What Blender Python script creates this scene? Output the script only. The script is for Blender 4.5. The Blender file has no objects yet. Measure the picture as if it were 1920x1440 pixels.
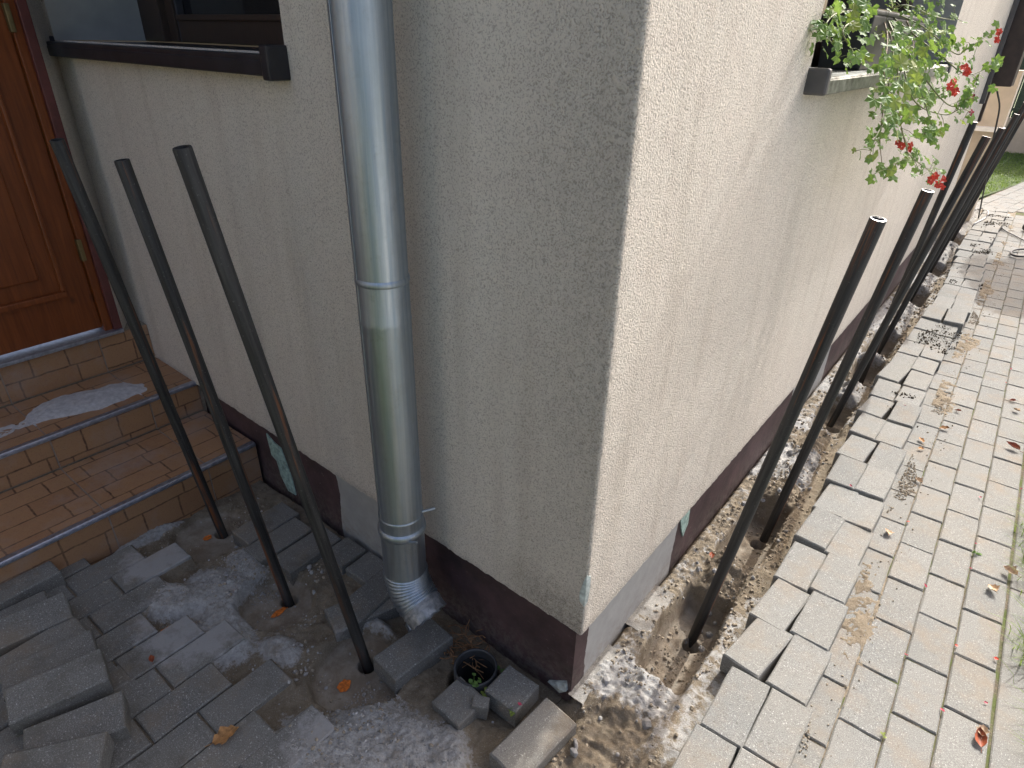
import bpy, bmesh, math, random
import numpy as np
from mathutils import Vector, Matrix, Euler
random.seed(7); rng = np.random.default_rng(11)
S = bpy.context.scene
COL = S.collection
R = math.radians

# ------------------------------------------------------------------ camera
FPX, YAW, PIT, ROL = 1199.4, .6604, .4978, .0231
CP = np.array([.4955, -.9238, 1.4712])
_d = np.array([-math.sin(YAW)*math.cos(PIT), math.cos(YAW)*math.cos(PIT), -math.sin(PIT)])
_r = np.array([math.cos(YAW), math.sin(YAW), 0.]); _u = np.cross(_r, _d)
_r2 = math.cos(ROL)*_r+math.sin(ROL)*_u; _u2 = -math.sin(ROL)*_r+math.cos(ROL)*_u
RC = np.array([_r2, -_u2, _d])
cam = bpy.data.cameras.new('camera'); co = bpy.data.objects.new('camera', cam); COL.objects.link(co)
cam.sensor_width = 36; cam.lens = FPX/1920*36; cam.clip_start = .02; cam.clip_end = 400
m3 = Matrix((tuple(_r2), tuple(_u2), tuple(-_d))).transposed()
co.matrix_world = Matrix.Translation(Vector(CP)) @ m3.to_4x4()
S.camera = co
S.render.resolution_x, S.render.resolution_y = 1024, 768

# ------------------------------------------------------------------ light
SUNV = Vector((.07, 1.1, 1.0)).normalized()         # towards the sun
w = bpy.data.worlds.new('World'); S.world = w; w.use_nodes = True
nt = w.node_tree; nt.nodes.clear()
sky = nt.nodes.new('ShaderNodeTexSky'); sky.sky_type = 'NISHITA'; sky.sun_disc = False
sky.sun_elevation = math.asin(SUNV.z); sky.sun_rotation = math.atan2(SUNV.x, SUNV.y)
sky.air_density = .65; sky.dust_density = 7.0; sky.ozone_density = 0
bg = nt.nodes.new('ShaderNodeBackground'); bg.inputs[1].default_value = .15
wo = nt.nodes.new('ShaderNodeOutputWorld')
nt.links.new(sky.outputs[0], bg.inputs[0]); nt.links.new(bg.outputs[0], wo.inputs[0])
sl = bpy.data.lights.new('sun', 'SUN'); sl.energy = 2.05; sl.angle = R(.55); sl.color = (1, .99, .97)
so = bpy.data.objects.new('sun', sl); COL.objects.link(so)
so.rotation_euler = SUNV.to_track_quat('Z', 'Y').to_euler()
S.view_settings.view_transform = 'Standard'; S.view_settings.look = 'None'
S.view_settings.gamma = 1; S.view_settings.use_curve_mapping = False
S.view_settings.exposure = 1.33

# ------------------------------------------------------------------ surveying helpers (points on real planes)
def ray(px, py): return np.array([(px-960)/FPX, (py-720)/FPX, 1.])@RC
def pz(px, py, z=0): d = ray(px, py); return CP+d*(z-CP[2])/d[2]
def px_(px, py, x=0): d = ray(px, py); return CP+d*(x-CP[0])/d[0]
def py_(px, py, y=0): d = ray(px, py); return CP+d*(y-CP[1])/d[1]
YL = -.0273
LU = np.array([math.cos(YL), math.sin(YL), 0]); LN = np.array([math.sin(YL), -math.cos(YL), 0])
def lw(s, off, z): return LU*s+LN*off+np.array([0, 0, z])     # along the left wall, outward, up
HB = .2455                                                   # lower edge of the render

# ------------------------------------------------------------------ numpy noise
def vnoise(x, y, seed=0):
    x = np.asarray(x, float); y = np.asarray(y, float)
    xi = np.floor(x).astype(np.int64); yi = np.floor(y).astype(np.int64); xf = x-xi; yf = y-yi
    def h(a, b):
        n = (a*374761393+b*668265263+seed*982451653) & 0xffffffff
        n = ((n ^ (n >> 13))*1274126177) & 0xffffffff
        return ((n ^ (n >> 16)) & 0xffff)/65535.
    u = xf*xf*(3-2*xf); v = yf*yf*(3-2*yf)
    return (h(xi, yi)*(1-u)+h(xi+1, yi)*u)*(1-v)+(h(xi, yi+1)*(1-u)+h(xi+1, yi+1)*u)*v
def fbm(x, y, sc, oc=4, seed=0, gain=.5):
    s = 0; a = 1; t = 0
    for o in range(oc):
        s = s+a*(vnoise(x*sc*2**o+17.3*o, y*sc*2**o-9.1*o, seed+o)-.5); t += a; a *= gain
    return s/t*2
def sst(a, b, x):
    t = np.clip((np.asarray(x, float)-a)/(b-a), 0, 1); return t*t*(3-2*t)

# ------------------------------------------------------------------ object helpers
def link(name, me, m=None, parent=None, smooth=False):
    o = bpy.data.objects.new(name, me); COL.objects.link(o)
    if m is not None and not me.materials: me.materials.append(m)
    if smooth: me.shade_smooth()
    if parent is not None: o.parent = parent
    return o
def mesh(name, v, f, m=None, parent=None, smooth=False):
    me = bpy.data.meshes.new(name); me.from_pydata([tuple(map(float, a)) for a in v], [], f)
    me.validate(); me.update(); return link(name, me, m, parent, smooth)
def tag(o, label=None, cat=None, group=None, kind=None):
    if label: o['label'] = label
    if cat: o['category'] = cat
    if group: o['group'] = group
    if kind: o['kind'] = kind
    return o
def empty(name, loc=(0, 0, 0), rot=(0, 0, 0)):
    o = bpy.data.objects.new(name, None); COL.objects.link(o); o.location = loc; o.rotation_euler = rot
    o.empty_display_size = .05; return o
def boxv(a, b):
    x0, y0, z0 = a; x1, y1, z1 = b
    v = [(x0, y0, z0), (x1, y0, z0), (x1, y1, z0), (x0, y1, z0), (x0, y0, z1), (x1, y0, z1), (x1, y1, z1), (x0, y1, z1)]
    f = [(0, 3, 2, 1), (4, 5, 6, 7), (0, 1, 5, 4), (1, 2, 6, 5), (2, 3, 7, 6), (3, 0, 4, 7)]
    return v, f
def box(name, a, b, m, parent=None, bev=0, seg=1, fn=None):
    v, f = boxv(a, b); bm = bmesh.new(); vs = [bm.verts.new(p) for p in v]
    for q in f: bm.faces.new([vs[i] for i in q])
    if bev: bmesh.ops.bevel(bm, geom=bm.edges[:], offset=bev, segments=seg, affect='EDGES', profile=.6)
    if fn:
        for q in bm.verts: q.co = Vector(fn(*q.co))
    me = bpy.data.meshes.new(name); bm.to_mesh(me); bm.free()
    return link(name, me, m, parent)
def join(parts):
    V = []; F = []
    for v, f in parts:
        n = len(V); V += [tuple(p) for p in v]; F += [tuple(i+n for i in q) for q in f]
    return V, F
def tube(pts, rad, n=10, caps=True):
    P = [Vector(p) for p in pts]; V = []; F = []
    rad = rad if hasattr(rad, '__len__') else [rad]*len(P)
    t0 = (P[1]-P[0]).normalized(); up = t0.orthogonal().normalized()
    for i, p in enumerate(P):
        t = (P[min(i+1, len(P)-1)]-P[max(i-1, 0)]).normalized()
        up = (up-t*up.dot(t)).normalized(); b = t.cross(up)
        for k in range(n):
            a = 2*math.pi*k/n; V.append(p+(up*math.cos(a)+b*math.sin(a))*rad[i])
    for i in range(len(P)-1):
        for k in range(n):
            F.append((i*n+k, i*n+(k+1) % n, (i+1)*n+(k+1) % n, (i+1)*n+k))
    if caps: F.append(tuple(range(n))[::-1]); F.append(tuple((len(P)-1)*n+k for k in range(n)))
    return V, F
def smoothpath(pts, n=6):
    P = [Vector(p) for p in pts]; P = [P[0]*2-P[1]]+P+[P[-1]*2-P[-2]]; out = []
    for i in range(1, len(P)-2):
        for k in range(n):
            t = k/n; a, b, c, d = P[i-1:i+3]
            out.append(.5*((2*b)+(-a+c)*t+(2*a-5*b+4*c-d)*t*t+(-a+3*b-3*c+d)*t**3))
    return out+[P[-2]]
def grid(name, X, Y, Z, m, parent=None, attrs=None, keep=None, smooth=True):
    ny, nx = X.shape
    co_ = np.stack([X, Y, Z], -1).reshape(-1, 3).astype(np.float32)
    i = np.arange(nx*ny).reshape(ny, nx)
    q = np.stack([i[:-1, :-1], i[:-1, 1:], i[1:, 1:], i[1:, :-1]], -1)
    q = q[keep] if keep is not None else q.reshape(-1, 4)
    me = bpy.data.meshes.new(name); me.vertices.add(len(co_)); me.vertices.foreach_set('co', co_.ravel())
    me.loops.add(len(q)*4); me.loops.foreach_set('vertex_index', q.ravel().astype(np.int32))
    me.polygons.add(len(q)); me.polygons.foreach_set('loop_start', np.arange(0, len(q)*4, 4, dtype=np.int32))
    me.update(calc_edges=True)
    for k, a in (attrs or {}).items():
        at = me.attributes.new(k, 'FLOAT', 'POINT'); at.data.foreach_set('value', a.astype(np.float32).ravel())
    return link(name, me, m, parent, smooth)

# ------------------------------------------------------------------ material helpers
class M:
    def __init__(s, name, col=(.5, .5, .5), rough=.8, metal=0, spec=.5):
        s.m = bpy.data.materials.new(name); s.m.use_nodes = True; s.t = s.m.node_tree; s.b = s.t.nodes['Principled BSDF']
        s.b.inputs['Base Color'].default_value = (*col, 1); s.b.inputs['Roughness'].default_value = rough
        s.b.inputs['Metallic'].default_value = metal; s.b.inputs['Specular IOR Level'].default_value = spec
    def n(s, t, **k):
        o = s.t.nodes.new(t)
        for a, b in k.items(): setattr(o, a, b)
        return o
    def put(s, sock, v):
        if isinstance(v, bpy.types.NodeSocket): s.t.links.new(v, sock)
        elif v is not None:
            sock.default_value = (*v, 1) if isinstance(v, tuple) and len(v) == 3 and sock.type == 'RGBA' else v
    def co(s, kind='Object', scale=None, rot=None):
        c = s.n('ShaderNodeTexCoord').outputs[kind]
        if scale or rot:
            mp = s.n('ShaderNodeMapping'); s.put(mp.inputs[0], c)
            if scale: mp.inputs['Scale'].default_value = scale
            if rot: mp.inputs['Rotation'].default_value = rot
            c = mp.outputs[0]
        return c
    def world(s):
        return s.n('ShaderNodeNewGeometry').outputs['Position']
    def noise(s, vec, scale, detail=3, rough=.55, out=0, dist=0):
        o = s.n('ShaderNodeTexNoise'); s.put(o.inputs['Vector'], vec); o.inputs['Scale'].default_value = scale
        o.inputs['Detail'].default_value = detail; o.inputs['Roughness'].default_value = rough; o.inputs['Distortion'].default_value = dist
        return o.outputs[out]
    def voro(s, vec, scale, feature='F1', out=0):
        o = s.n('ShaderNodeTexVoronoi', feature=feature); s.put(o.inputs['Vector'], vec); o.inputs['Scale'].default_value = scale
        return o.outputs[out]
    def ramp(s, f, *stops):
        o = s.n('ShaderNodeValToRGB'); s.put(o.inputs[0], f); e = o.color_ramp.elements
        while len(e) < len(stops): e.new(.5)
        for i, (p, c) in enumerate(stops):
            e[i].position = p; e[i].color = (c, c, c, 1) if not isinstance(c, tuple) else (*c, 1)
        return o.outputs[0]
    def mix(s, f, a, b, mode='MIX'):
        o = s.n('ShaderNodeMix', data_type='RGBA', blend_type=mode)
        s.put(o.inputs[0], f); s.put(o.inputs[6], a); s.put(o.inputs[7], b); return o.outputs[2]
    def ma(s, op, a, b=None, c=None, clamp=False):
        o = s.n('ShaderNodeMath', operation=op, use_clamp=clamp)
        s.put(o.inputs[0], a); s.put(o.inputs[1], b)
        if c is not None: s.put(o.inputs[2], c)
        return o.outputs[0]
    def mr(s, v, a, b, c=0., d=1.):
        o = s.n('ShaderNodeMapRange'); s.put(o.inputs[0], v)
        for i, q in enumerate((a, b, c, d)): o.inputs[i+1].default_value = q
        return o.outputs[0]
    def attr(s, name): return s.n('ShaderNodeAttribute', attribute_name=name).outputs['Fac']
    def rnd(s): return s.n('ShaderNodeObjectInfo').outputs['Random']
    def bump(s, h, st=.5, d=.002, nrm=None):
        o = s.n('ShaderNodeBump'); o.inputs['Strength'].default_value = st; o.inputs['Distance'].default_value = d
        s.put(o.inputs['Height'], h); s.put(o.inputs['Normal'], nrm); s.t.links.new(o.outputs[0], s.b.inputs['Normal']); return o.outputs[0]
    def col(s, c): s.put(s.b.inputs['Base Color'], c); return s
    def ro(s, c): s.put(s.b.inputs['Roughness'], c); return s

def m_render():
    m = M('scratched_render', rough=.92, spec=.25); c = m.world()
    big = m.noise(c, 2.2, 4, .6); mid = m.noise(c, 14, 4, .6)
    base = m.mix(m.mr(big, .35, .65), (.66, .61, .53), (.63, .59, .515))
    base = m.mix(m.mr(mid, .4, .7, 0, .35), base, (.60, .525, .46))
    wv = m.n('ShaderNodeVectorMath', operation='ADD'); sc_ = m.n('ShaderNodeVectorMath', operation='SCALE'); m.put(sc_.inputs[0], m.noise(c, 90, 2, .5, 1)); sc_.inputs['Scale'].default_value = .010
    m.put(wv.inputs[0], c); m.put(wv.inputs[1], sc_.outputs[0])
    g = m.noise(wv.outputs[0], 265, 2, .5); g2 = m.voro(wv.outputs[0], 300, 'F1')
    gr = m.ma('ADD', m.ma('MULTIPLY', g, .9), m.ma('MULTIPLY', g2, .22))
    base = m.mix(m.mr(gr, .565, .70, 0, .5), base, (.22, .185, .155))
    base = m.mix(m.mr(m.voro(c, 7), .022, .010, 0, .6), base, (.2, .17, .14))
    base = m.mix(m.mr(gr, .50, .40, 0, .4), base, (.66, .58, .49))
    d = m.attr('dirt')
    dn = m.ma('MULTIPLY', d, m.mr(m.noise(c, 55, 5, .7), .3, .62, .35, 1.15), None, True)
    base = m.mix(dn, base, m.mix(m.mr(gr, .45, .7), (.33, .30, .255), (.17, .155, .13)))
    st = m.noise(m.co('Object', (9, 9, .8)), 1.6, 3, .5)
    base = m.mix(m.mr(st, .5, .72, 0, .22), base, (.33, .28, .22))
    m.col(base); m.bump(m.ma('SUBTRACT', 1., gr), .75, .0045); return m.m
def m_smooth_render():
    m = M('smooth_render', rough=.9, spec=.25); c = m.world()
    m.col(m.mix(m.mr(m.noise(c, 12, 4), .3, .7), (.40, .40, .37), (.33, .33, .31))); m.bump(m.noise(c, 300, 2), .3, .001); return m.m
def m_plinth():
    m = M('painted_plinth', rough=.75, spec=.35); c = m.world()
    b = m.attr('bare')
    paint = m.mix(m.mr(m.noise(c, 9, 5, .65), .35, .7), (.048, .031, .032), (.10, .060, .063))
    scr = m.noise(m.co('Object', (30, 30, 180), (.5, .2, .3)), 1, 3, .6)
    paint = m.mix(m.mr(scr, .68, .74, 0, .5), paint, (.25, .18, .17))
    paint = m.mix(m.mr(m.noise(c, 45, 4, .7), .66, .74, 0, .6), paint, (.2, .17, .15))
    sx = m.n('ShaderNodeSeparateXYZ'); m.put(sx.inputs[0], c)
    sp = m.ma('MULTIPLY', m.mr(sx.outputs[2], .10, -.03), m.mr(m.noise(c, 50, 6, .75), .42, .62))
    paint = m.mix(m.ma('MULTIPLY', sp, .7), paint, (.17, .15, .125))
    grey = m.mix(m.mr(m.noise(c, 18, 5, .6), .3, .7), (.40, .40, .385), (.33, .33, .315))
    grey = m.mix(m.ma('MULTIPLY', sp, .6), grey, (.25, .22, .18))
    edge = m.mr(m.ma('ADD', b, m.ma('MULTIPLY', m.ma('SUBTRACT', m.noise(c, 70, 3), .5), .35)), .48, .5)
    m.col(m.mix(edge, paint, grey)); m.ro(m.mix(edge, (.7,)*3, (.95,)*3)); m.bump(m.noise(c, 220, 4, .7), .3, .002); return m.m
def m_paver(name, seta, setb, dirty=.25, moss=False):
    m = M(name, rough=.9, spec=.3); c = m.world(); oc = m.co()
    r = m.rnd()
    base = m.mix(r, seta, setb)
    base = m.mix(m.mr(m.noise(c, 16, 4, .6), .3, .7, 0, .5), base, m.mix(.5, seta, (.23, .21, .18)))
    sp2 = m.noise(c, 430, 2, .6)
    base = m.mix(m.mr(sp2, .55, .68, 0, .5), base, (.46, .46, .43))
    base = m.mix(m.mr(sp2, .47, .35, 0, .75), base, (.11, .11, .10))
    base = m.mix(m.mr(m.noise(c, 260, 0), .72, .80, 0, .5), base, (.62, .62, .59))
    base = m.mix(m.mr(m.noise(c, 120, 0), .26, .20, 0, .6), base, (.09, .085, .08))
    base = m.mix(m.mr(m.noise(c, 2.3, 3, .6), .35, .7, 0, .35), base, (.26, .24, .20))
    if moss:
        mk = None
        for (x, y, r_) in ((-.98, -.43, .27), (-.33, -.42, .24), (-1.30, -.42, .15), (-.60, -.30, .16)):
            vm = m.n('ShaderNodeVectorMath', operation='DISTANCE'); m.put(vm.inputs[0], c); vm.inputs[1].default_value = (x, y, 0)
            k = m.mr(vm.outputs['Value'], r_, r_*.4); mk = k if mk is None else m.ma('MAXIMUM', mk, k)
        nn = m.ma('ADD', m.ma('MULTIPLY', mk, .55), m.noise(c, 26, 7, .75))
        base = m.mix(m.mr(nn, .72, .95, 0, .85), base, (.33, .325, .315))
        base = m.mix(m.mr(m.noise(c, 9, 5, .7), .52, .66, 0, .5), base, (.10, .09, .07))
    dn = m.ma('MULTIPLY', m.mr(m.noise(c, 7, 6, .68), .5, .68), dirty)
    base = m.mix(dn, base, (.24, .185, .125))
    m.col(base); m.bump(m.ma('ADD', m.noise(c, 380, 3, .7), m.ma('MULTIPLY', m.noise(c, 60, 3), .8)), .45, .0022); return m.m
def m_soil():
    m = M('excavated_soil', rough=.97, spec=.15); c = m.world()
    n1 = m.noise(c, 18, 6, .68); n2 = m.noise(c, 90, 5, .7); n3 = m.noise(c, 330, 3, .7)
    soil = m.mix(m.mr(n1, .35, .65), (.16, .128, .09), (.28, .235, .17))
    soil = m.mix(m.mr(n2, .55, .75, 0, .6), soil, (.34, .29, .22))
    soil = m.mix(m.mr(n3, .58, .7, 0, .6), soil, (.45, .42, .36))
    soil = m.mix(m.mr(n3, .42, .3, 0, .55), soil, (.085, .07, .05))
    cem = m.mix(m.mr(n2, .35, .65), (.31, .303, .285), (.48, .472, .45))
    cem = m.mix(m.mr(n3, .60, .72, 0, .6), cem, (.17, .155, .13))
    cem = m.mix(m.mr(n1, .52, .68, 0, .5), cem, (.22, .19, .15))
    a = m.ma('ADD', m.attr('cement'), m.ma('MULTIPLY', m.ma('SUBTRACT', m.noise(c, 34, 7, .8), .5), 1.9))
    b = m.mix(m.mr(a, .42, .62), soil, cem)
    dk = m.ma('ADD', m.attr('damp'), m.ma('MULTIPLY', m.ma('SUBTRACT', n1, .5), .5))
    b = m.mix(m.mr(dk, .35, .75, 0, .75), b, (.05, .043, .035))
    fl = m.mix(m.mr(n1, .4, .65), (.24, .195, .145), (.36, .32, .26))
    fl = m.mix(m.mr(n3, .62, .72, 0, .5), fl, (.08, .06, .05))
    b = m.mix(m.mr(m.ma('ADD', m.attr('floor'), m.ma('MULTIPLY', m.ma('SUBTRACT', n2, .5), .5)), .4, .6), b, fl)
    m.col(b)
    sz = m.ma('ADD', m.ma('MULTIPLY', n2, .45), m.ma('MULTIPLY', n3, .9))
    m.bump(sz, .95, .005); return m.m
def simple(name, col, rough=.8, metal=0, var=.15, sc=20, bump=0, bsc=200, spec=.5, stretch=None):
    m = M(name, col, rough, metal, spec); c = m.co('Object', stretch) if stretch else m.world()
    k = tuple(x*(1-var*2) for x in col); l = tuple(min(1, x*(1+var)) for x in col)
    m.col(m.mix(m.mr(m.noise(c, sc, 4, .6), .3, .7), k, l))
    if bump: m.bump(m.noise(m.world(), bsc, 3, .6), bump, .002)
    return m.m
def m_zinc():
    m = M('zinc', (.5, .53, .56), .32, 1); c = m.co('Object', (14, 14, .35)); w_ = m.world()
    streak = m.noise(c, 8, 4, .6); sp = m.noise(m.co('Object', (1, 1, .6)), 60, 5, .7)
    b = m.mix(m.mr(streak, .35, .65), (.33, .40, .48), (.47, .52, .57))
    b = m.mix(m.mr(sp, .4, .65, 0, .35), b, (.36, .40, .44)); b = m.mix(m.mr(m.noise(w_, 30, 5, .7), .56, .72, 0, .35), b, (.25, .27, .28))
    m.col(b); m.ro(m.mr(m.noise(c, 12, 4), .3, .7, .38, .56)); m.bump(streak, .06, .002); return m.m
def m_steel():
    m = M('black_steel_pipe', (.04, .04, .042), .6, .1, .28); c = m.co('Object', (12, 12, .5)); w_ = m.world()
    st = m.noise(c, 9, 5, .65); b = m.mix(m.mr(st, .35, .7), (.014, .014, .015), (.062, .060, .056))
    rust = m.ma('MULTIPLY', m.mr(m.noise(m.co('Object', (34, 34, 1.1)), 1.3, 5, .6), .55, .68), m.mr(m.noise(w_, 5, 3), .40, .55))
    b = m.mix(rust, b, (.22, .075, .022)); b = m.mix(m.mr(m.noise(w_, 160, 3, .7), .62, .75, 0, .3), b, (.25, .24, .23))
    m.col(b); m.ro(m.mr(st, .3, .7, .42, .7)); m.bump(m.noise(w_, 140, 3), .12, .001); return m.m
def m_tile():
    m = M('printed_cotto_tile', rough=.42, spec=.4); c = m.co('UV')
    r = m.rnd()
    br = m.n('ShaderNodeTexBrick', offset=.5, squash=1.6, squash_frequency=2); pass
    br.inputs['Scale'].default_value = 1; br.inputs['Mortar Size'].default_value = .012; br.inputs['Mortar Smooth'].default_value = .6
    br.inputs['Brick Width'].default_value = .36; br.inputs['Row Height'].default_value = .27
    br.inputs['Color1'].default_value = (.36, .205, .11, 1); br.inputs['Color2'].default_value = (.30, .16, .085, 1)
    br.inputs['Mortar'].default_value = (.085, .042, .028, 1)
    wv = m.noise(c, 9, 3); mv = m.n('ShaderNodeVectorMath', operation='ADD'); 
    off = m.n('ShaderNodeVectorMath', operation='SCALE'); m.put(off.inputs[0], m.noise(c, 6, 3, .6, 1)); off.inputs['Scale'].default_value = .035
    m.put(mv.inputs[0], c); m.put(mv.inputs[1], off.outputs[0]); m.put(br.inputs['Vector'], mv.outputs[0])
    w_ = m.world()
    b = m.mix(m.mr(m.noise(w_, 45, 5, .7), .35, .7, 0, .55), br.outputs[0], (.36, .21, .10))
    b = m.mix(m.mr(m.noise(w_, 200, 3, .7), .55, .7, 0, .4), b, (.14, .075, .045))
    # ring ornament in one printed square
    vm = m.n('ShaderNodeVectorMath', operation='DISTANCE'); m.put(vm.inputs[0], mv.outputs[0]); vm.inputs[1].default_value = (.54, .40, 0)
    ring = m.ma('ABSOLUTE', m.ma('SUBTRACT', vm.outputs['Value'], .075))
    b = m.mix(m.mr(ring, .018, .006, 0, .6), b, (.12, .06, .04))
    b = m.mix(m.mr(m.noise(w_, 5, 5, .65), .5, .7, 0, .35), b, (.33, .31, .30))
    m.col(b); m.bump(br.outputs['Fac'], -.25, .002); m.ro(m.mr(m.noise(w_, 25, 4), .3, .7, .35, .6)); return m.m
def m_wood():
    m = M('varnished_door_wood', rough=.38, spec=.45); c = m.co('Object', (14, 14, 1.0))
    g = m.noise(c, 3, 5, .6, 0, 1.2); g2 = m.noise(m.co('Object', (60, 60, 2.2)), 3, 3)
    b = m.mix(m.mr(g, .3, .7), (.14, .032, .006), (.225, .058, .011)); b = m.mix(m.mr(g2, .5, .7, 0, .5), b, (.09, .02, .006))
    kn = m.voro(m.co('Object', (3, 3, 1.6)), 2.6); b = m.mix(m.mr(kn, .09, .03, 0, .7), b, (.04, .012, .005))
    m.col(b); m.ro(m.mr(g, .3, .7, .3, .45)); return m.m
def m_leaf(name, a, b_):
    m = M(name, rough=.55, spec=.35); r = m.rnd(); c = m.co()
    b = m.mix(r, a, b_); b = m.mix(m.mr(m.noise(m.world(), 70, 3), .4, .7, 0, .4), b, tuple(x*.6 for x in a))
    m.col(b)
    tr = m.n('ShaderNodeBsdfTranslucent'); m.put(tr.inputs[0], m.mix(.5, b, (.35, .5, .06)))
    mx = m.n('ShaderNodeMixShader'); mx.inputs[0].default_value = .35
    out = m.t.nodes['Material Output']; m.t.links.new(m.b.outputs[0], mx.inputs[1]); m.t.links.new(tr.outputs[0], mx.inputs[2])
    m.t.links.new(mx.outputs[0], out.inputs[0]); return m.m
MAT = dict(
    render=m_render(), srender=m_smooth_render(), plinth=m_plinth(),
    paver=m_paver('concrete_paver', (.155, .163, .158), (.205, .211, .203), .45),
    loose=m_paver('clean_concrete_paver', (.162, .170, .165), (.215, .221, .212), .38),
    dimpaver=m_paver('shaded_concrete_paver', (.122, .122, .115), (.168, .168, .156), .45, True),  # same paver, darker: shade of the left side put into its base colour
    stone=m_paver('mortar_edge', (.25, .24, .215), (.33, .315, .285), .8),
    soil=m_soil(), zinc=m_zinc(), steel=m_steel(), tile=m_tile(), wood=m_wood(),
    zincd=simple('dull_zinc', (.34, .35, .36), .6, .7, .25, 60, .2),
    cutsteel=simple('bright_cut_steel', (.62, .62, .64), .25, 1, .2, 200),
    dark=simple('dark_void', (.012, .012, .013), .9),
    frame=simple('brown_window_frame', (.055, .036, .026), .5, 0, .2, 30, stretch=(20, 20, 1)),
    dframe=simple('maroon_door_frame', (.115, .032, .028), .45, 0, .15, 30),
    sill=simple('dark_metal_sill', (.03, .03, .036), .4, .3, .2, 15),
    sill2=simple('weathered_sill', (.20, .21, .19), .45, .55, .35, 40, .1),
    sillcap=simple('grey_plastic_cap', (.09, .085, .085), .5, 0, .1, 20),
    seal=simple('rubber_seal', (.05, .05, .055), .6),
    alu=simple('aluminium_nosing', (.42, .44, .50), .42, .85, .15, 60),
    brass=simple('brass_hinge', (.22, .17, .08), .5, .8),
    foam=simple('green_insulation_foam', (.36, .50, .44), .9, 0, .25, 60, .8, 120),
    chip=simple('white_foam_chip', (.52, .58, .55), .9, 0, .25, 50, .8, 150),
    powder=simple('grey_cement_powder', (.50, .49, .48), .98, 0, .12, 60, .35, 200, .1),
    orange=simple('orange_spray_paint', (.60, .16, .02), .8, 0, .3, 120),
    dryleaf=simple('dry_leaf', (.46, .24, .09), .7, 0, .35, 60),
    paleleaf=simple('pale_dry_leaf', (.56, .40, .26), .7, 0, .3, 60),
    redleaf=simple('rusty_leaf', (.30, .075, .03), .6, 0, .3, 60),
    petal=simple('red_petal', (.85, .09, .05), .5, 0, .2, 80),
    petal2=simple('pink_petal', (.60, .06, .12), .5, 0, .2, 80),
    stem=simple('green_stem', (.20, .22, .09), .6, 0, .2, 50),
    woodstem=simple('woody_stem', (.26, .20, .13), .8, 0, .25, 50),
    hedgeleaf=m_leaf('hedge_leaf', (.07, .085, .045), (.09, .11, .06)), yard=simple('bounce_concrete', (.42, .42, .41), .9, 0, .1, 3),
    leaf=m_leaf('ivy_geranium_leaf', (.11, .22, .06), (.19, .31, .09)),
    yleaf=m_leaf('yellowing_leaf', (.20, .27, .06), (.28, .32, .09)),
    grass=m_leaf('grass_blades', (.10, .17, .04), (.20, .25, .08)),
    lawn=simple('lawn', (.085, .125, .035), .95, 0, .4, 40, .8, 120),
    planter=simple('charcoal_planter', (.045, .045, .05), .5, 0, .1, 20),
    cream=simple('cream_render', (.52, .45, .36), .9, 0, .08, 6, .3, 200),
    dgreen=simple('dark_green_fence', (.012, .045, .030), .5, 0, .2, 30),
    brown=simple('dark_brown_panel', (.045, .028, .022), .45, 0, .2, 20),
    pvc=simple('grey_black_plastic', (.055, .057, .06), .45, 0, .2, 20),
    cable=simple('grey_cable', (.16, .16, .16), .5), cablew=simple('white_cable', (.6, .6, .6), .5), rubber=simple('black_rubber', (.02, .02, .022), .6),
    straw=simple('brown_roots', (.28, .15, .07), .9, 0, .35, 60),
    crumb=simple('dark_crumb', (.11, .095, .07), .97, 0, .4, 90, .9, 220, .1), rubble=simple('grey_rubble', (.36, .35, .33), .97, 0, .18, 70, .4, 160, .1),
    clod=simple('clod', (.34, .29, .22), .97, 0, .16, 90, .3, 220, .1),
    roof=simple('roof_tiles', (.22, .09, .06), .8), white=simple('white_ledge', (.78, .78, .76), .6, 0, .05),
)
g = M('window_glass', (.012, .012, .014), .04, 0, .9); MAT['glass'] = g.m

# ------------------------------------------------------------------ ground far
def plane(name, x0, y0, x1, y1, z, m):
    return mesh(name, [(x0, y0, z), (x1, y0, z), (x1, y1, z), (x0, y1, z)], [(0, 1, 2, 3)], m)
lawn = mesh('lawn', [(-60, -60, -.30), (60, -60, -.30), (60, 90, -.30), (-60, 90, -.30)], [(0, 1, 2, 3)], MAT['lawn']); tag(lawn, kind='structure')
# bedding sand under all paving: strips at z=-.012 tiled so nothing overlaps the dug soil
bed = M('joint_sand', rough=.97, spec=.15); c = bed.world()
bed.col(bed.mix(bed.mr(bed.noise(c, 11, 5, .7), .45, .6), bed.mix(bed.mr(bed.noise(c, 200, 3), .3, .7), (.07, .06, .045), (.19, .16, .12)), (.09, .11, .04))); bed.bump(bed.noise(c, 250, 3), .8, .004)
def wavy(name, x0, y0, x1, y1, z, m, n=60, amp=.003):
    X, Y = np.meshgrid(np.linspace(x0, x1, max(3, int((x1-x0)*n))), np.linspace(y0, y1, max(3, int((y1-y0)*n))))
    return grid(name, X, Y, z+amp*fbm(X, Y, 20, 3, 5), m)
PV = tag(empty('pavement'), kind='structure')
b1 = wavy('bedding', .455, -1.4, .93, 12.4, -.006, bed.m, 40); b1.parent = PV; tag(b1, kind='stuff')

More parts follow.
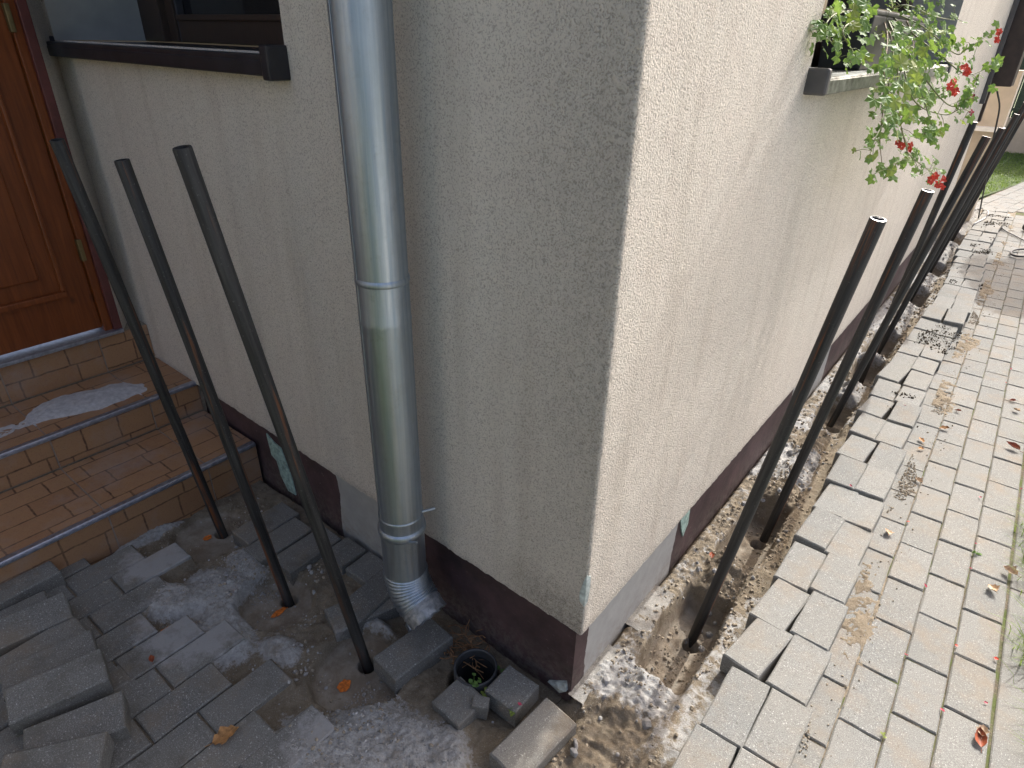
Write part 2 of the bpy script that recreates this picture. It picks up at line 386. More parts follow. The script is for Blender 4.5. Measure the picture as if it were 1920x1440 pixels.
# ------------------------------------------------------------------ paver meshes
def paver_mesh(name, L=.1985, W=.0986, T=.06, seed=0, bev=.0035, chips=True):
    rr = random.Random(seed); bm = bmesh.new(); v, f = boxv((-W/2, -L/2, -T), (W/2, L/2, 0))
    vs = [bm.verts.new(p) for p in v]
    for q in f: bm.faces.new([vs[i] for i in q])
    top = [e for e in bm.edges if all(u.co.z > -.001 for u in e.verts)]
    bmesh.ops.subdivide_edges(bm, edges=top, cuts=3, use_grid_fill=True)
    top = [e for e in bm.edges if all(u.co.z > -.001 for u in e.verts) and len([1 for f_ in e.link_faces if abs(f_.normal.z) < .5 or True]) == 2 and
           (all(abs(abs(u.co.x)-W/2) < 1e-5 for u in e.verts) and e.verts[0].co.x*e.verts[1].co.x > 0 or all(abs(abs(u.co.y)-L/2) < 1e-5 for u in e.verts) and e.verts[0].co.y*e.verts[1].co.y > 0)]
    bmesh.ops.bevel(bm, geom=top, offset=bev, segments=1, affect='EDGES', profile=.5)
    for u in bm.verts:
        if u.co.z > -.02:
            u.co.x += rr.uniform(-1, 1)*.0009; u.co.y += rr.uniform(-1, 1)*.0009; u.co.z += rr.uniform(-1, 1)*.0004
    me = bpy.data.meshes.new(name); bm.to_mesh(me); bm.free(); return me
def meshes(base, mat, n=5, **k):
    out = []
    for i in range(n):
        me = paver_mesh(base, seed=i*7+len(base), **k); me.materials.append(mat); out.append(me)
    return out
PM = meshes('set_paver', MAT['paver']); PL = meshes('loose_paver', MAT['loose'], T=.058); PO = meshes('dim_paver', MAT['dimpaver'])
PH = meshes('half_paver', MAT['dimpaver'], 2, L=.099)

# ------------------------------------------------------------------ right-hand path: set pavers
X0, Y0, YP = .5293, .3842, .0099
rot_p = lambda u, v: (X0+u*math.cos(YP)-v*math.sin(YP), Y0+u*math.sin(YP)+v*math.cos(YP))
for ci, u0 in enumerate((-.1015, 0, .1015, .203)):
    ph = .1015 if ci in (0, 2) else 0
    for i in range(-7, 36):
        v0 = i*.203+ph
        x, y = rot_p(u0+.05075, v0+.1015)
        if y < -.95 or y > 7.25: continue
        o = link('paver', random.choice(PM), None, PV)
        o.location = (x+random.uniform(-.0008, .0008), y+random.uniform(-.001, .001), random.uniform(-.0016, .0012))
        o.rotation_euler = (random.gauss(0, .004), random.gauss(0, .005), YP+random.gauss(0, .005)+(math.pi if random.random() < .5 else 0))
for k in range(9):                                   # flush concrete edging slabs, end to end
    x, y = rot_p(.3465, -1.2+k*1.0+.5)
    o = box('edging_slab', (-.035, -.498, -.2), (.035, .498, 0), MAT['paver'], PV, .003); o.location = (x, y, random.uniform(-.004, .002)); o.rotation_euler = (0, 0, YP)
# far part of the path, bending right
parts = []; mtx = Matrix.Translation((.10, 7.45, 0)) @ Matrix.Rotation(R(-10), 4, 'Z')
for i in range(18):
    for j in range(30):
        x = -.06+i*.1015; y = -.1+j*.203+(.1 if i % 2 else 0)
        if (mtx @ Vector((x, y, 0))).y < 7.30: continue
        v, f = boxv((x, y, -.05), (x+.098, y+.199, random.uniform(-.002, .002))); parts.append(([mtx @ Vector(p) for p in v], f[1:]))
v, f = join(parts); o = mesh('far_pavers', v, f, MAT['paver'], PV); tag(o, kind='stuff')
o = mesh('far_bedding', [mtx @ Vector(p) for p in ((-.1, -.3, -.02), (1.9, -.3, -.02), (1.9, 6.2, -.02), (-.1, 6.2, -.02))], [(0, 1, 2, 3)], bed.m, PV); tag(o, kind='stuff')

# ------------------------------------------------------------------ loose pavers lying in a double row along the trench
LG = 'loose pavers laid in a double row beside the trench'
near_in = [(.268, -.10), (.277, .010), (.325, .206, 0), (.312, .41, .14), (.303, .610, .16)]
placed = 0
ORD = ['nearest', 'second', 'third', 'fourth', 'fifth', 'sixth', 'seventh', 'eighth', 'ninth', 'tenth', 'eleventh', 'twelfth', 'thirteenth', 'fourteenth', 'fifteenth', 'sixteenth', 'seventeenth', 'eighteenth', 'nineteenth', 'twentieth']
def lpaver(x, y, z, rz, label, group=LG, mset=None, rx=0, ry=0, name='loose_paver'):
    o = link(name, random.choice(mset or PL)); o.location = (x, y, z); o.rotation_euler = (rx, ry, rz)
    tag(o, label, 'paving stone', group); return o
inner = [(.322, .002, -.02), (.327, .207, -.01), (.308, .415, .14), (.306, .600, .09)]
outer = [(.425, .012, 0), (.428, .215, .005), (.415, .418, .05), (.410, .610, .03)]
special = {0: 'cut off by the bottom edge of the photo', 1: 'whole and wide, right of the dug mound', 2: 'dusted white and cracked across, turned askew', 3: 'raised with its corner over the pit'}
y = .80
while y < 7.2:
    dx = -.01*y+.014*math.sin(y*2.1)+.02*sst(3.3, 3.6, y)-.015*sst(5, 5.4, y)
    inner.append((.297+dx+random.gauss(0, .004), y+random.gauss(0, .004), random.gauss(.02, .035)))
    outer.append((.399+dx+random.gauss(0, .004), y+random.gauss(0, .006), random.gauss(.01, .02))); y += .2035
for row, lst in (('inner', inner), ('outer', outer)):
    for i, (x, y, rz) in enumerate(lst):
        side = 'trench side' if row == 'inner' else 'path side'
        if i < 20:
            ex = special.get(i, '') if row == 'inner' else ''
            lab = f'{ORD[i]} loose grey paver from the front in the row on the {side}'+(', '+ex if ex else '')
            lab = ' '.join(lab.split()[:16]); gp = LG
        else:
            far = 'far end'
            lab = f'light grey loose paver on the {side} of the double row, {far}'; gp = f'loose pavers on the {side}, {far}'
        z = .059+random.uniform(-.004, .006); rx = random.gauss(0, .018); ry = random.gauss(.0, .02)
        if y > 3.4 and y < 3.9: z += .025; rx += .06
        lpaver(x, y, z, -rz, lab, gp, None, rx, ry)

# ------------------------------------------------------------------ soil height field
PITY = [.455, 1.02, 2.02, 2.59, 3.02, 4.02, 4.79, 5.9]
DISC = [(-.525, -.255, .125, -.086), (-.90, -.262, .105, -.080), (-1.335, -.225, .125, -.072)]
HOLES = [(-.543, -.218), (-.903, -.222), (-1.335, -.192)]
cols = [(-1.535, -.56), (-1.432, -.44), (-1.33, -.345), (-1.227, -.45), (-1.122, -.55), (-1.018, -.47), (-.915, -.41), (-.811, -.51), (-.707, -.405), (-.607, -.515), (-.511, -.415)]
wallpav = [(-1.205, -.115, .02, 1), (-1.10, -.135, .02, 1), (-.995, -.10, .0, 1), (-.885, -.035, 0, 0), (-.778, -.03, .02, 0), (-.675, -.10, .05, 1)]
def Hleft(X, Y):
    n = fbm(X, Y, 14, 5, 1); nf = fbm(X, Y, 60, 4, 9, .65); rid = 1-np.abs(fbm(X, Y, 30, 4, 21))
    H = -.045+.010*n+.007*nf
    H = H-.02*sst(-.20, -.10, Y)*sst(-.75, -.6, X)*sst(.05, -.05, X)     # sunk ground round the drain
    cem = np.zeros_like(X)+.10; damp = .35+.25*n; flo = np.zeros_like(X)
    # step up beside the first paving columns where pavers are still set
    for (x0, ye) in cols:
        mk = (X > x0-.004) & (X < x0+.1035) & (Y < ye+.004); H = np.where(mk, -.010+.003*nf, H)
        cem = np.where(mk, .15, cem)
    def mound(cx, cy, rx, ry, top, ang=0, rough=.012, c=1.): # heap
        nonlocal H, cem, damp
        ca, sa = math.cos(ang), math.sin(ang); u = ((X-cx)*ca+(Y-cy)*sa)/rx; v = (-(X-cx)*sa+(Y-cy)*ca)/ry
        r = np.sqrt(u*u+v*v)+.22*fbm(X, Y, 11, 4, 33); k = sst(1.05, .45, r)
        t = top+rough*n*.6+rough*.55*nf+rough*.55*fbm(X, Y, 140, 4, 90, .8); H = np.where(k > 0, np.maximum(H, H*(1-k)+(t-.004)*k), H)
        kk = sst(1.45, .55, r); cem = np.maximum(cem, c*kk); damp = damp*(1-kk)
    mound(-.31, -.37, .20, .125, -.006, .12, .014)
    mound(-.20, -.32, .13, .10, -.01, .1, .014, .8)
    mound(-.40, -.47, .16, .10, .0, .1, .012)
    mound(-1.02, -.36, .17, .11, -.006, -.1, .012)
    mound(-.90, -.44, .12, .10, -.006, -.1, .012, .9)
    mound(-1.12, -.47, .10, .08, .004, 0, .01, .75)
    mound(-.74, -.36, .08, .05, -.02, 0, .01, .75)
    mound(-1.10, -.24, .10, .05, -.015, 0, .01, .8)
    mound(-1.475, -.38, .035, .13, -.02, 0, .01, .9)
    mound(-.60, -.14, .09, .05, -.03, 0, .01, .7)
    for (x, y, r, z) in DISC:
        d = np.sqrt((X-x)**2+(Y-y)**2)+.012*fbm(X, Y, 16, 3, 5); k = sst(r+.012, r-.012, d)
        H = H*(1-k)+(z+.006*n+.0015*nf)*k; cem = cem*(1-k)+.28*k; damp = damp*(1-k)+.22*k; flo = np.maximum(flo, k*.75)
    # removed-paver hole left of the drain and dark gap
    k = sst(.06, .045, np.abs(X+.46))*sst(.055, .04, np.abs(Y+.36)); 
    # ground right in front of the corner : sandy spoil
    k = sst(.0, .05, X)*sst(-.55, -.45, Y); H = H*(1-k)+(-.028+.016*n+.010*nf+.012*rid*.5)*k; damp = damp*(1-k)-.15*k; cem = np.where(k > .3, .20, cem)
    cr = np.abs(fbm(X, Y, 5, 2, 77)); H = H-.012*sst(.05, .0, cr)*sst(.03, .08, X)
    k = sst(.075, .05, np.sqrt((X+.265)**2+(Y+.075)**2)); H = H*(1-k)-.30*k; damp = np.maximum(damp, k)
    for (x, y) in HOLES:
        k = sst(.025, .020, np.sqrt((X-x)**2+(Y-y)**2)); H = H-.09*k; damp = np.maximum(damp, 1.5*k)
    return H, cem, damp, flo
def Hright(X, Y):
    n = fbm(X, Y, 14, 5, 1); nf = fbm(X, Y, 60, 4, 9, .65); nb = fbm(X, Y, 5, 3, 40)
    d = np.min([np.abs(Y-p+.055) for p in PITY], 0)
    pit = sst(.20, .165, d+.02*nb)
    ridge = -.020+.022*n+.016*nf-.02*sst(.0, .2, np.abs(X-.12)*2)
    fl = -.125+.006*n+.002*nf
    ridge = ridge+.010*sst(.14, .04, np.abs(Y-.74))+.02*sst(.14, .03, np.abs(Y-.13))+.012*sst(.2, .05, np.abs(Y-1.28))
    dome = sst(.10, .0, np.abs(X-.115))
    ridge = ridge+.030*dome*sst(.95, 1.1, Y)+.022*dome*sst(.16, .06, np.abs(Y-.73))
    fl = fl+.020*sst(.02, .085, np.abs(X-.118))
    H = ridge*(1-pit)+fl*pit
    # inner ledge of footing mortar
    lx = .052+.012*nb; led = sst(lx+.012, lx-.010, X); H = H*(1-led)+(-.012+.008*n+.009*nf+.004*fbm(X, Y, 150, 3, 66, .8))*led
    ox = .188+.012*fbm(Y, Y*0, 9, 2, 6)-.008*(Y > 1.5); rim = sst(ox-.018, ox+.012, X); H = H*(1-rim)+(-.004+.003*n+.008*np.maximum(nf, 0))*rim
    k = sst(.30, .33, X); H = H*(1-k)-.004*k
    grey = sst(.12, .0, np.abs(Y-.16))*1.0+sst(.2, .05, np.abs(Y-1.42))+sst(.12, .04, np.abs(Y-1.83))+sst(1.9, 2.2, Y)*.6
    damp_b = .45*sst(.22, .1, np.abs(Y-.70)); cem = np.clip(grey*(1-rim*.8)*(1-pit*.8)+.27*led*sst(.1, .6, Y+.4)+.12, 0, 1)
    cem = np.where(rim > .5, .30+.25*(nb > .1), cem)
    damp = .16*(1-led)*(1-rim)*sst(.60, .95, Y)*(1-.3*pit)-.2*pit*(Y < 1.3)+.30*sst(1.5, 1.9, Y)*(1-rim)*(1-led)
    damp = damp+damp_b*(1-led)*(1-pit)
    flo = pit*(1-rim)*(1-led)
    for p in PITY:
        k = sst(.026, .020, np.sqrt((X-.126)**2+(Y-p)**2)); H = H-.09*k; damp = np.maximum(damp, 1.5*k)
    return H, cem, damp, flo
def Hall(X, Y):
    a = Hleft(X, Y); b = Hright(X, Y); t = sst(-.02, .07, Y+.02*fbm(X, Y, 9, 3, 3))*sst(-.05, -.01, X)
    return [p*(1-t)+q*t for p, q in zip(a, b)]
SG = tag(empty('soil'), kind='structure')
def soil_patch(x0, x1, y0, y1, st, name='dug_ground'):
    X, Y = np.meshgrid(np.arange(x0, x1+st/2, st), np.arange(y0, y1+st/2, st))
    H, a, b, c_ = Hall(X, Y)
    o = grid(name, X, Y, H, MAT['soil'], SG, dict(cement=a, damp=b, floor=c_)); return tag(o, kind='stuff')
soil_patch(-1.62, -.0525, -1.0, .05, .0045); soil_patch(-.0525, .46, -.60, 1.60, .0042); soil_patch(-.05, .46, 1.60, 4.0, .008); soil_patch(-.05, .46, 4.0, 7.5, .016)
def hz(x, y): return float(Hall(np.array([[x]]), np.array([[y]]))[0][0, 0])

# set pavers still in the ground on the left
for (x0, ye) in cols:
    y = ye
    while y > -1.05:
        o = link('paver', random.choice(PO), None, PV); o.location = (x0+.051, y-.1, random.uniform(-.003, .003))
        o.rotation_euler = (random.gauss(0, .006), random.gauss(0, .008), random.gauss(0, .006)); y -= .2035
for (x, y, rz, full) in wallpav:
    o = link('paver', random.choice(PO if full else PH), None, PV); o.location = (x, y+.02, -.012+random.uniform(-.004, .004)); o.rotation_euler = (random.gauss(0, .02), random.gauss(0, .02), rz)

# loose pavers in front of the corner, by the drain and under the bend
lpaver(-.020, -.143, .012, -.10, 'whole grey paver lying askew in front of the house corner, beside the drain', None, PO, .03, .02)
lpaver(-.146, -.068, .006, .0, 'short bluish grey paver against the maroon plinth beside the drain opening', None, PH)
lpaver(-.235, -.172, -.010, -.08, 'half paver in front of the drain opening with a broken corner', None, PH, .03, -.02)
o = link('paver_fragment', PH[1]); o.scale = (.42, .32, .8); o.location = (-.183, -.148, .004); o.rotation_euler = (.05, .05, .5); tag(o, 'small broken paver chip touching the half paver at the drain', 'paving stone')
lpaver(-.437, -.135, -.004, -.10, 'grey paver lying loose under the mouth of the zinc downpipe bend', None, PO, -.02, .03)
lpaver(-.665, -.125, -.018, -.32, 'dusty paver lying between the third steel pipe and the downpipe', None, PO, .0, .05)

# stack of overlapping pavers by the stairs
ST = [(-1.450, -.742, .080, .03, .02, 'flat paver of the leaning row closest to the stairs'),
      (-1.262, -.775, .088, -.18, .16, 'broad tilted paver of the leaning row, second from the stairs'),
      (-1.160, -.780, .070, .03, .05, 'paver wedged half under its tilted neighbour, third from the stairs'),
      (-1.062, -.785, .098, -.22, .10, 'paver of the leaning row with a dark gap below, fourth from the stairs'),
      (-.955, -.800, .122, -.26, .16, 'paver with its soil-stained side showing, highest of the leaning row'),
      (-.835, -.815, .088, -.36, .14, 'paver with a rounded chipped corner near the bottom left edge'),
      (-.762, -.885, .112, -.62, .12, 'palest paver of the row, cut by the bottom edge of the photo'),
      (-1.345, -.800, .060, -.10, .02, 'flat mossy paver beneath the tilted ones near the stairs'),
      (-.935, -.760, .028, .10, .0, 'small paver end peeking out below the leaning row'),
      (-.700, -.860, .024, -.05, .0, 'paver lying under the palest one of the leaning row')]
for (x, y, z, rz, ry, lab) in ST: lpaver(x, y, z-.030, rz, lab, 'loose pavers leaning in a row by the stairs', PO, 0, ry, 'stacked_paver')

# crumbs, clods and pebbles
ico = bmesh.new(); bmesh.ops.create_icosphere(ico, subdivisions=1, radius=1); IV = [v.co.copy() for v in ico.verts]; IF = [tuple(v.index for v in f.verts) for f in ico.faces]; ico.free()
def clods(name, n, area, rmin, rmax, m, zf=hz, par=None, clump=None):
    V = []; F = []; pts = []
    xs = []; ys = []
    while len(xs) < n:
        x = random.uniform(area[0], area[1]); y = random.uniform(area[2], area[3])
        if clump is None or clump(x, y) > random.random(): xs.append(x); ys.append(y)
    Z = Hall(np.array([xs]), np.array([ys]))[0][0] if zf is hz else [zf]*n
    for x, y, z in zip(xs, ys, Z):
        r = rmin+(rmax-rmin)*random.random()**3; e = Euler((random.random()*6, random.random()*6, random.random()*6)).to_matrix(); sc = Vector((random.uniform(.6, 1.2), random.uniform(.6, 1.2), random.uniform(.5, .9)))
        b0 = len(V)
        for p in IV: V.append(Vector((x, y, z+r*.25))+e @ Vector((p.x*sc.x, p.y*sc.y, p.z*sc.z))*r*random.uniform(.8, 1.15))
        F += [tuple(i+b0 for i in q) for q in IF]
    o = mesh(name, V, F, m, par); return tag(o, kind='stuff')
def sandclump(x, y): return 1. if fbm(np.array([[x]]), np.array([[y]]), 9, 3, 60)[0, 0] > .0 else .08
clods('clods', 1500, (-1.45, -.05, -.62, -.02), .0012, .0065, MAT['clod'], par=SG, clump=sandclump)
clods('clods', 2600, (.0, .24, -.35, 1.4), .001, .0075, MAT['clod'], par=SG, clump=sandclump)
clods('clods', 1500, (.0, .25, 1.4, 5), .002, .012, MAT['clod'], par=SG)
clods('rubble', 260, (.02, .21, -.12, 5.5), .005, .017, MAT['rubble'], par=SG)
clods('rubble', 130, (-1.3, -.1, -.52, -.10), .004, .012, MAT['rubble'], par=SG, clump=sandclump)
clods('grit', 2600, (-.50, -.12, -.55, -.24), .0008, .0038, MAT['rubble'], par=SG)
clods('grit', 1500, (-1.2, -.75, -.52, -.22), .0008, .0036, MAT['rubble'], par=SG, clump=sandclump)
clods('grit', 700, (-1.45, -.05, -.62, -.02), .001, .0045, MAT['powder'], par=SG, clump=sandclump)
def cl2(x, y): return 1. if fbm(np.array([[x]]), np.array([[y]]), 6, 3, 61)[0, 0] > .18 and x < .475+.03*math.sin(y*9) or random.random() < .02 else 0
clods('spilled_sand', 3200, (.455, .56, -.2, 6.5), .0008, .004, MAT['clod'], .0005, SG, cl2)
def cl3(x, y): return 1. if fbm(np.array([[x]]), np.array([[y]]), 5, 3, 64)[0, 0] > .22 else .01
clods('crumbs_on_pavers', 1500, (.26, .45, 1.9, 6.8), .001, .007, MAT['crumb'], .062, SG, cl3)
# low drifts of sand over the covered paver column
X, Y = np.meshgrid(np.arange(.448, .60, .004), np.arange(-.2, 7., .006))
nn = fbm(X, Y, 4.2, 4, 71); Hs = -.0065+.0095*sst(.0, .45, nn+.75*fbm(X, Y, 34, 5, 5, .75))*sst(.585, .47, X+.02*np.sin(Y*7))+.0015*fbm(X, Y, 90, 2, 2)
o = grid('sand_drift', X, Y, Hs, MAT['soil'], SG, dict(cement=X*0+.12, damp=X*0, floor=X*0)); tag(o, kind='stuff')

# ------------------------------------------------------------------ house
HO = tag(empty('house'), 'beige rendered house corner with a maroon painted plinth', 'house')
def wallgrid(name, P, U, V, off, m, skip=None, attrs=None):
    # P(u,v,w)->xyz ; off array = outward displacement
    Ug, Vg = np.meshgrid(U, V); pts = np.array([[P(u, v, o_) for u, v, o_ in zip(a, b, c_)] for a, b, c_ in zip(Ug, Vg, off(Ug, Vg))])
    keep = None
    if skip is not None: keep = ~skip((Ug[:-1, :-1]+Ug[1:, 1:])/2, (Vg[:-1, :-1]+Vg[1:, 1:])/2)
    return grid(name, pts[..., 0], pts[..., 1], pts[..., 2], m, HO, {k: f_(Ug, Vg) for k, f_ in (attrs or {}).items()}, keep, True)
TOP = 4.4
# one skin of render swept round the corner: u<0 along the left wall, u>0 along the right wall
RCN = .007
def PW(u, z, o_):
    if u < -RCN: p = LU*u+LN*o_
    elif u > RCN: p = np.array([o_, u, 0])
    else:
        a = (u+RCN)/(2*RCN)*math.pi/2; cpt = np.array([-RCN, RCN, 0]); p = cpt+np.array([math.sin(a), -math.cos(a), 0])*(RCN+o_)
    return np.array([p[0], p[1], z])
def OFF(U, V):
    e = sst(.006, .0, np.abs(V-HB)); return .0006*fbm(U*1., V, 60, 3, 4)+.0016*fbm(U*.6, V, 110, 3, 8)*sst(.03, .0, np.abs(U))
def VJ(V): return V
us = np.concatenate([np.linspace(-2.36, -.9, 90), np.linspace(-.89, -.03, 90), np.linspace(-.027, .027, 26), np.linspace(.03, 1.2, 110), np.linspace(1.22, 5.65, 120)])
us = np.sort(np.concatenate([us, [-2.315, -.906, .835, 2.95]])) 
us = us[us > -2.37]
vs = np.concatenate([[HB, HB+.004], np.linspace(HB+.012, 1.36, 130), np.linspace(1.372, 2.3, 50), np.linspace(2.4, TOP, 10)]); vs = np.sort(np.concatenate([vs, [1.43, 1.40]]))
WL = (-2.315, -.906, 1.428, 2.25); WR = (.835, 2.95, 1.40, 2.2)
def skipw(u, v): return ((u > WL[0]) & (u < WL[1]) & (v > WL[2]) & (v < WL[3])) | ((u > WR[0]) & (u < WR[1]) & (v > WR[2]) & (v < WR[3]))
def dirt(U, V):  # corner bands mix weathering with shade painted into the colour
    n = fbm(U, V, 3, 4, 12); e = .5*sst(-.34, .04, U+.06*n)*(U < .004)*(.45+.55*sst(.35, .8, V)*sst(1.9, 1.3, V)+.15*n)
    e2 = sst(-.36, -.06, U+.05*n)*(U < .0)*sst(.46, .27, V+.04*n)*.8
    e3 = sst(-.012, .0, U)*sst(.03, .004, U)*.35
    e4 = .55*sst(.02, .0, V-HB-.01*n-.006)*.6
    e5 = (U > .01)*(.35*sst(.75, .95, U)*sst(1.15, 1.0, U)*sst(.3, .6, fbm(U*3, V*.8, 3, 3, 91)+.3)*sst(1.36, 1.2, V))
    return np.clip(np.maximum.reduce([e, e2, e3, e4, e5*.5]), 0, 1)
Ug, Vg = np.meshgrid(us, vs)
jag = np.where(Vg < HB+.001, .0045*fbm(Ug, Vg*0, 90, 3, 51), 0)+np.where(np.abs(Vg-(HB+.004)) < .001, .0035*fbm(Ug, Vg*0, 90, 3, 51), 0)
O_ = OFF(Ug, Vg)
pts = np.array([[PW(u, v, o_) for u, v, o_ in zip(a, b, c_)] for a, b, c_ in zip(Ug, Vg+jag, O_)])
kp = ~skipw((Ug[:-1, :-1]+Ug[1:, 1:])/2, (Vg[:-1, :-1]+Vg[1:, 1:])/2)
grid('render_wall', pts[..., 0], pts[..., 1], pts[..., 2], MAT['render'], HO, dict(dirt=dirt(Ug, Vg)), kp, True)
# soffit of the render (its thickness seen from below) back to the plinth
v = []; f = []
for i, u in enumerate(us):
    a = PW(u, HB+jag[0, i], 0); b = PW(u, HB+jag[0, i], -.034 if abs(u) > .03 else -.034+0*u)
    if abs(u) <= RCN*2.2: b = np.array([-.034, .034, HB])
    v += [a, b]
for i in range(len(us)-1): f.append((2*i, 2*i+1, 2*i+3, 2*i+2))
mesh('render_edge', v, f, MAT['srender'], HO)
# plinth
def plinth(name, P, u0, u1, bare):
    U, V = np.meshgrid(np.linspace(u0, u1, int((u1-u0)/.008)), np.linspace(-.35, HB+.01, 40))
    nz = .03*fbm(U, V, 12, 4, 31)
    pt = np.array([[P(u, v) for u, v in zip(a, b)] for a, b in zip(U, V)])
    return grid(name, pt[..., 0], pt[..., 1], pt[..., 2], MAT['plinth'], HO, dict(bare=bare(U+nz*.6, V)))
def bandf(edges):
    def fn(U, V):
        r = np.zeros_like(U)
        for a, b in edges: r = np.maximum(r, sst(a-.012, a+.012, U)*sst(b+.012, b-.012, U))
        return r
    return fn
plinth('plinth', lambda u, v: lw(u, -.030, v), -2.3, -.033, bandf([(-.985, -.66)]))
plinth('plinth', lambda u, v: np.array([-.030, u, v]), .033, 5.65, bandf([(.085, .60), (1.72, 2.30), (3.4, 3.55)]))
mesh('plinth_corner', [lw(-.0335, -.0295, z) if k == 0 else ((-.0295, -.0 + .0295, z) if k == 1 else (-.0295, .034, z)) for z in (-.35, .25) for k in range(3)], [(0, 1, 4, 3), (1, 2, 5, 4)], MAT['plinth'], HO)
# torn-open insulation
def patch(name, P, poly, m, th=.004):
    n = len(poly); v = [P(u, z, th) for u, z in poly]+[P(u, z, -.02) for u, z in poly]; cx_ = sum(p[0] for p in poly)/n; cz = sum(p[1] for p in poly)/n
    v.append(P(cx_, cz, th*1.6)); f = [(i, (i+1) % n, 2*n) for i in range(n)]+[(i, i+n, (i+1) % n+n, (i+1) % n) for i in range(n)]
    return mesh(name, v, f, m, HO)
PLr = lambda u, z, t: (-.030+t, u, z); PLl = lambda u, z, t: lw(u, -.030+t, z)
patch('foam_patch', PLr, [(.60, .245), (.665, .248), (.672, .19), (.68, .12), (.655, .08), (.625, .135), (.60, .20)], MAT['foam'])
patch('foam_patch', PLl, [(-1.395, .19), (-1.35, .17), (-1.31, .165), (-1.27, .06), (-1.26, -.02), (-1.31, -.025), (-1.345, .03), (-1.355, .09), (-1.385, .10)], MAT['foam'])
patch('foam_patch', PLl, [(-.10, -.03), (-.045, .015), (-.04, -.015), (-.06, -.04)], MAT['chip'], .008)
def PCH(u, z, t): return PW(u, z, t)
patch('foam_chip', PCH, [(-.001, .435), (.012, .425), (.015, .39), (.010, .35), (.0, .338), (-.013, .35), (-.015, .375), (-.008, .41)], MAT['chip'], .0018)

# mortar ledge of the footing, broken edge stones
def mledge(y0, y1, x0, x1, z):
    X, Y = np.meshgrid(np.linspace(x0, x1, 16), np.linspace(y0, y1, int((y1-y0)/.006)))
    e = sst(x1-.008, x1, X+.004*fbm(Y, X, 40, 2, 3)); H = z+.0055*fbm(X, Y, 40, 5, 15, .7)-.11*e
    return grid('mortar_ledge', X, Y, H, MAT['stone'], HO, dict())
mledge(.31, .50, -.032, .046, -.009); mledge(.02, .22, -.032, .020, -.014)

# ---- left window
W1 = HO
def revq(name, a, b, c_, d, m): return mesh(name, [a, b, c_, d], [(0, 1, 2, 3)], m, HO)
s0, s1, z0, z1 = WL; dep = .335
revq('reveal', lw(s0, 0, z0), lw(s0, -dep, z0), lw(s0, -dep, z1), lw(s0, 0, z1), MAT['srender'])
revq('reveal', lw(s1, 0, z0), lw(s1, 0, z1), lw(s1, -dep, z1), lw(s1, -dep, z0), MAT['srender'])
revq('reveal', lw(s0, 0, z1), lw(s0, -dep, z1), lw(s1, -dep, z1), lw(s1, 0, z1), MAT['srender'])
revq('reveal', lw(s0, 0, z0-.006), lw(s1, 0, z0-.006), lw(s1, -dep, z0-.006), lw(s0, -dep, z0-.006), MAT['srender'])
def lbox(name, s0_, s1_, o0, o1, za, zb, m, par, bev=.003):
    return box(name, (s0_, o0, za), (s1_, o1, zb), m, par, bev, 2, fn=lambda s, o_, z: lw(s, o_, z))
wf = lbox('window_frame', s0, s0+.16, -dep-.05, -dep+.03, z0, z1, MAT['frame'], HO)
lbox('window_frame', s0+.16, s0+.215, -dep-.05, -dep+.005, z0, z1, MAT['frame'], HO)
lbox('seal', s0+.215, s0+.228, -dep-.03, -dep-.003, z0, z1, MAT['seal'], wf)
lbox('window_frame', s0+.23, s1, -dep-.05, -dep, z0, z0+.075, MAT['frame'], HO)
lbox('window_frame', s0+.23, s1, -dep-.05, -dep+.008, 1.497, 1.515, MAT['frame'], HO)
lbox('pane', s0+.11, s1, -dep-.035, -dep-.03, z0, z1, MAT['glass'], HO)
lbox('blind_rail', s0+.2, s1, -dep-.09, -dep-.06, z0+.15, z0+.17, MAT['frame'], HO)
SL = lbox('window_sill', -2.318, -.930, -dep, .042, 1.405, 1.424, MAT['sill'], HO, .004)
lbox('sill_lip', -2.318, -.930, .030, .046, 1.380, 1.412, MAT['sill'], SL, .004)
lbox('sill_end_cap', -.931, -.898, -.03, .052, 1.372, 1.444, MAT['sill'], SL, .006)
lbox('sill_end_cap', -2.334, -2.317, -.03, .050, 1.378, 1.440, MAT['sill'], SL, .008)

# ---- right window
y0_, y1_, z0, z1 = WR; dp = .20
revq('reveal', (0, y0_, z0), (0, y0_, z1), (-dp, y0_, z1), (-dp, y0_, z0), MAT['srender'])
revq('reveal', (0, y1_, z0), (-dp, y1_, z0), (-dp, y1_, z1), (0, y1_, z1), MAT['srender'])
revq('reveal', (0, y0_, z1), (0, y1_, z1), (-dp, y1_, z1), (-dp, y0_, z1), MAT['srender'])
for a, b in (((-dp-.06, y0_, z0), (-dp, y0_+.07, z1)), ((-dp-.06, y1_-.07, z0), (-dp, y1_, z1)), ((-dp-.06, y0_+.07, z0), (-dp, y1_-.07, z0+.08)), ((-dp-.055, 1.84, z0+.08), (-dp+.005, 1.93, z1))):
    box('window_frame', a, b, MAT['frame'], HO, .004)
box('pane', (-dp-.04, y0_+.06, z0+.06), (-dp-.035, y1_-.06, z1), MAT['glass'], HO)
SR = box('window_sill', (-dp, .845, 1.386), (.040, 2.78, 1.400), MAT['sill2'], HO, .003)
box('sill_lip', (.028, .845, 1.362), (.043, 2.78, 1.396), MAT['sill2'], SR, .003)
box('sill_end_cap', (-.04, .822, 1.362), (.050, .846, 1.421), MAT['sillcap'], SR, .009, 3)
box('sill_end_cap', (-.04, 2.78, 1.362), (.050, 2.83, 1.412), MAT['seal'], SR, .010, 3)
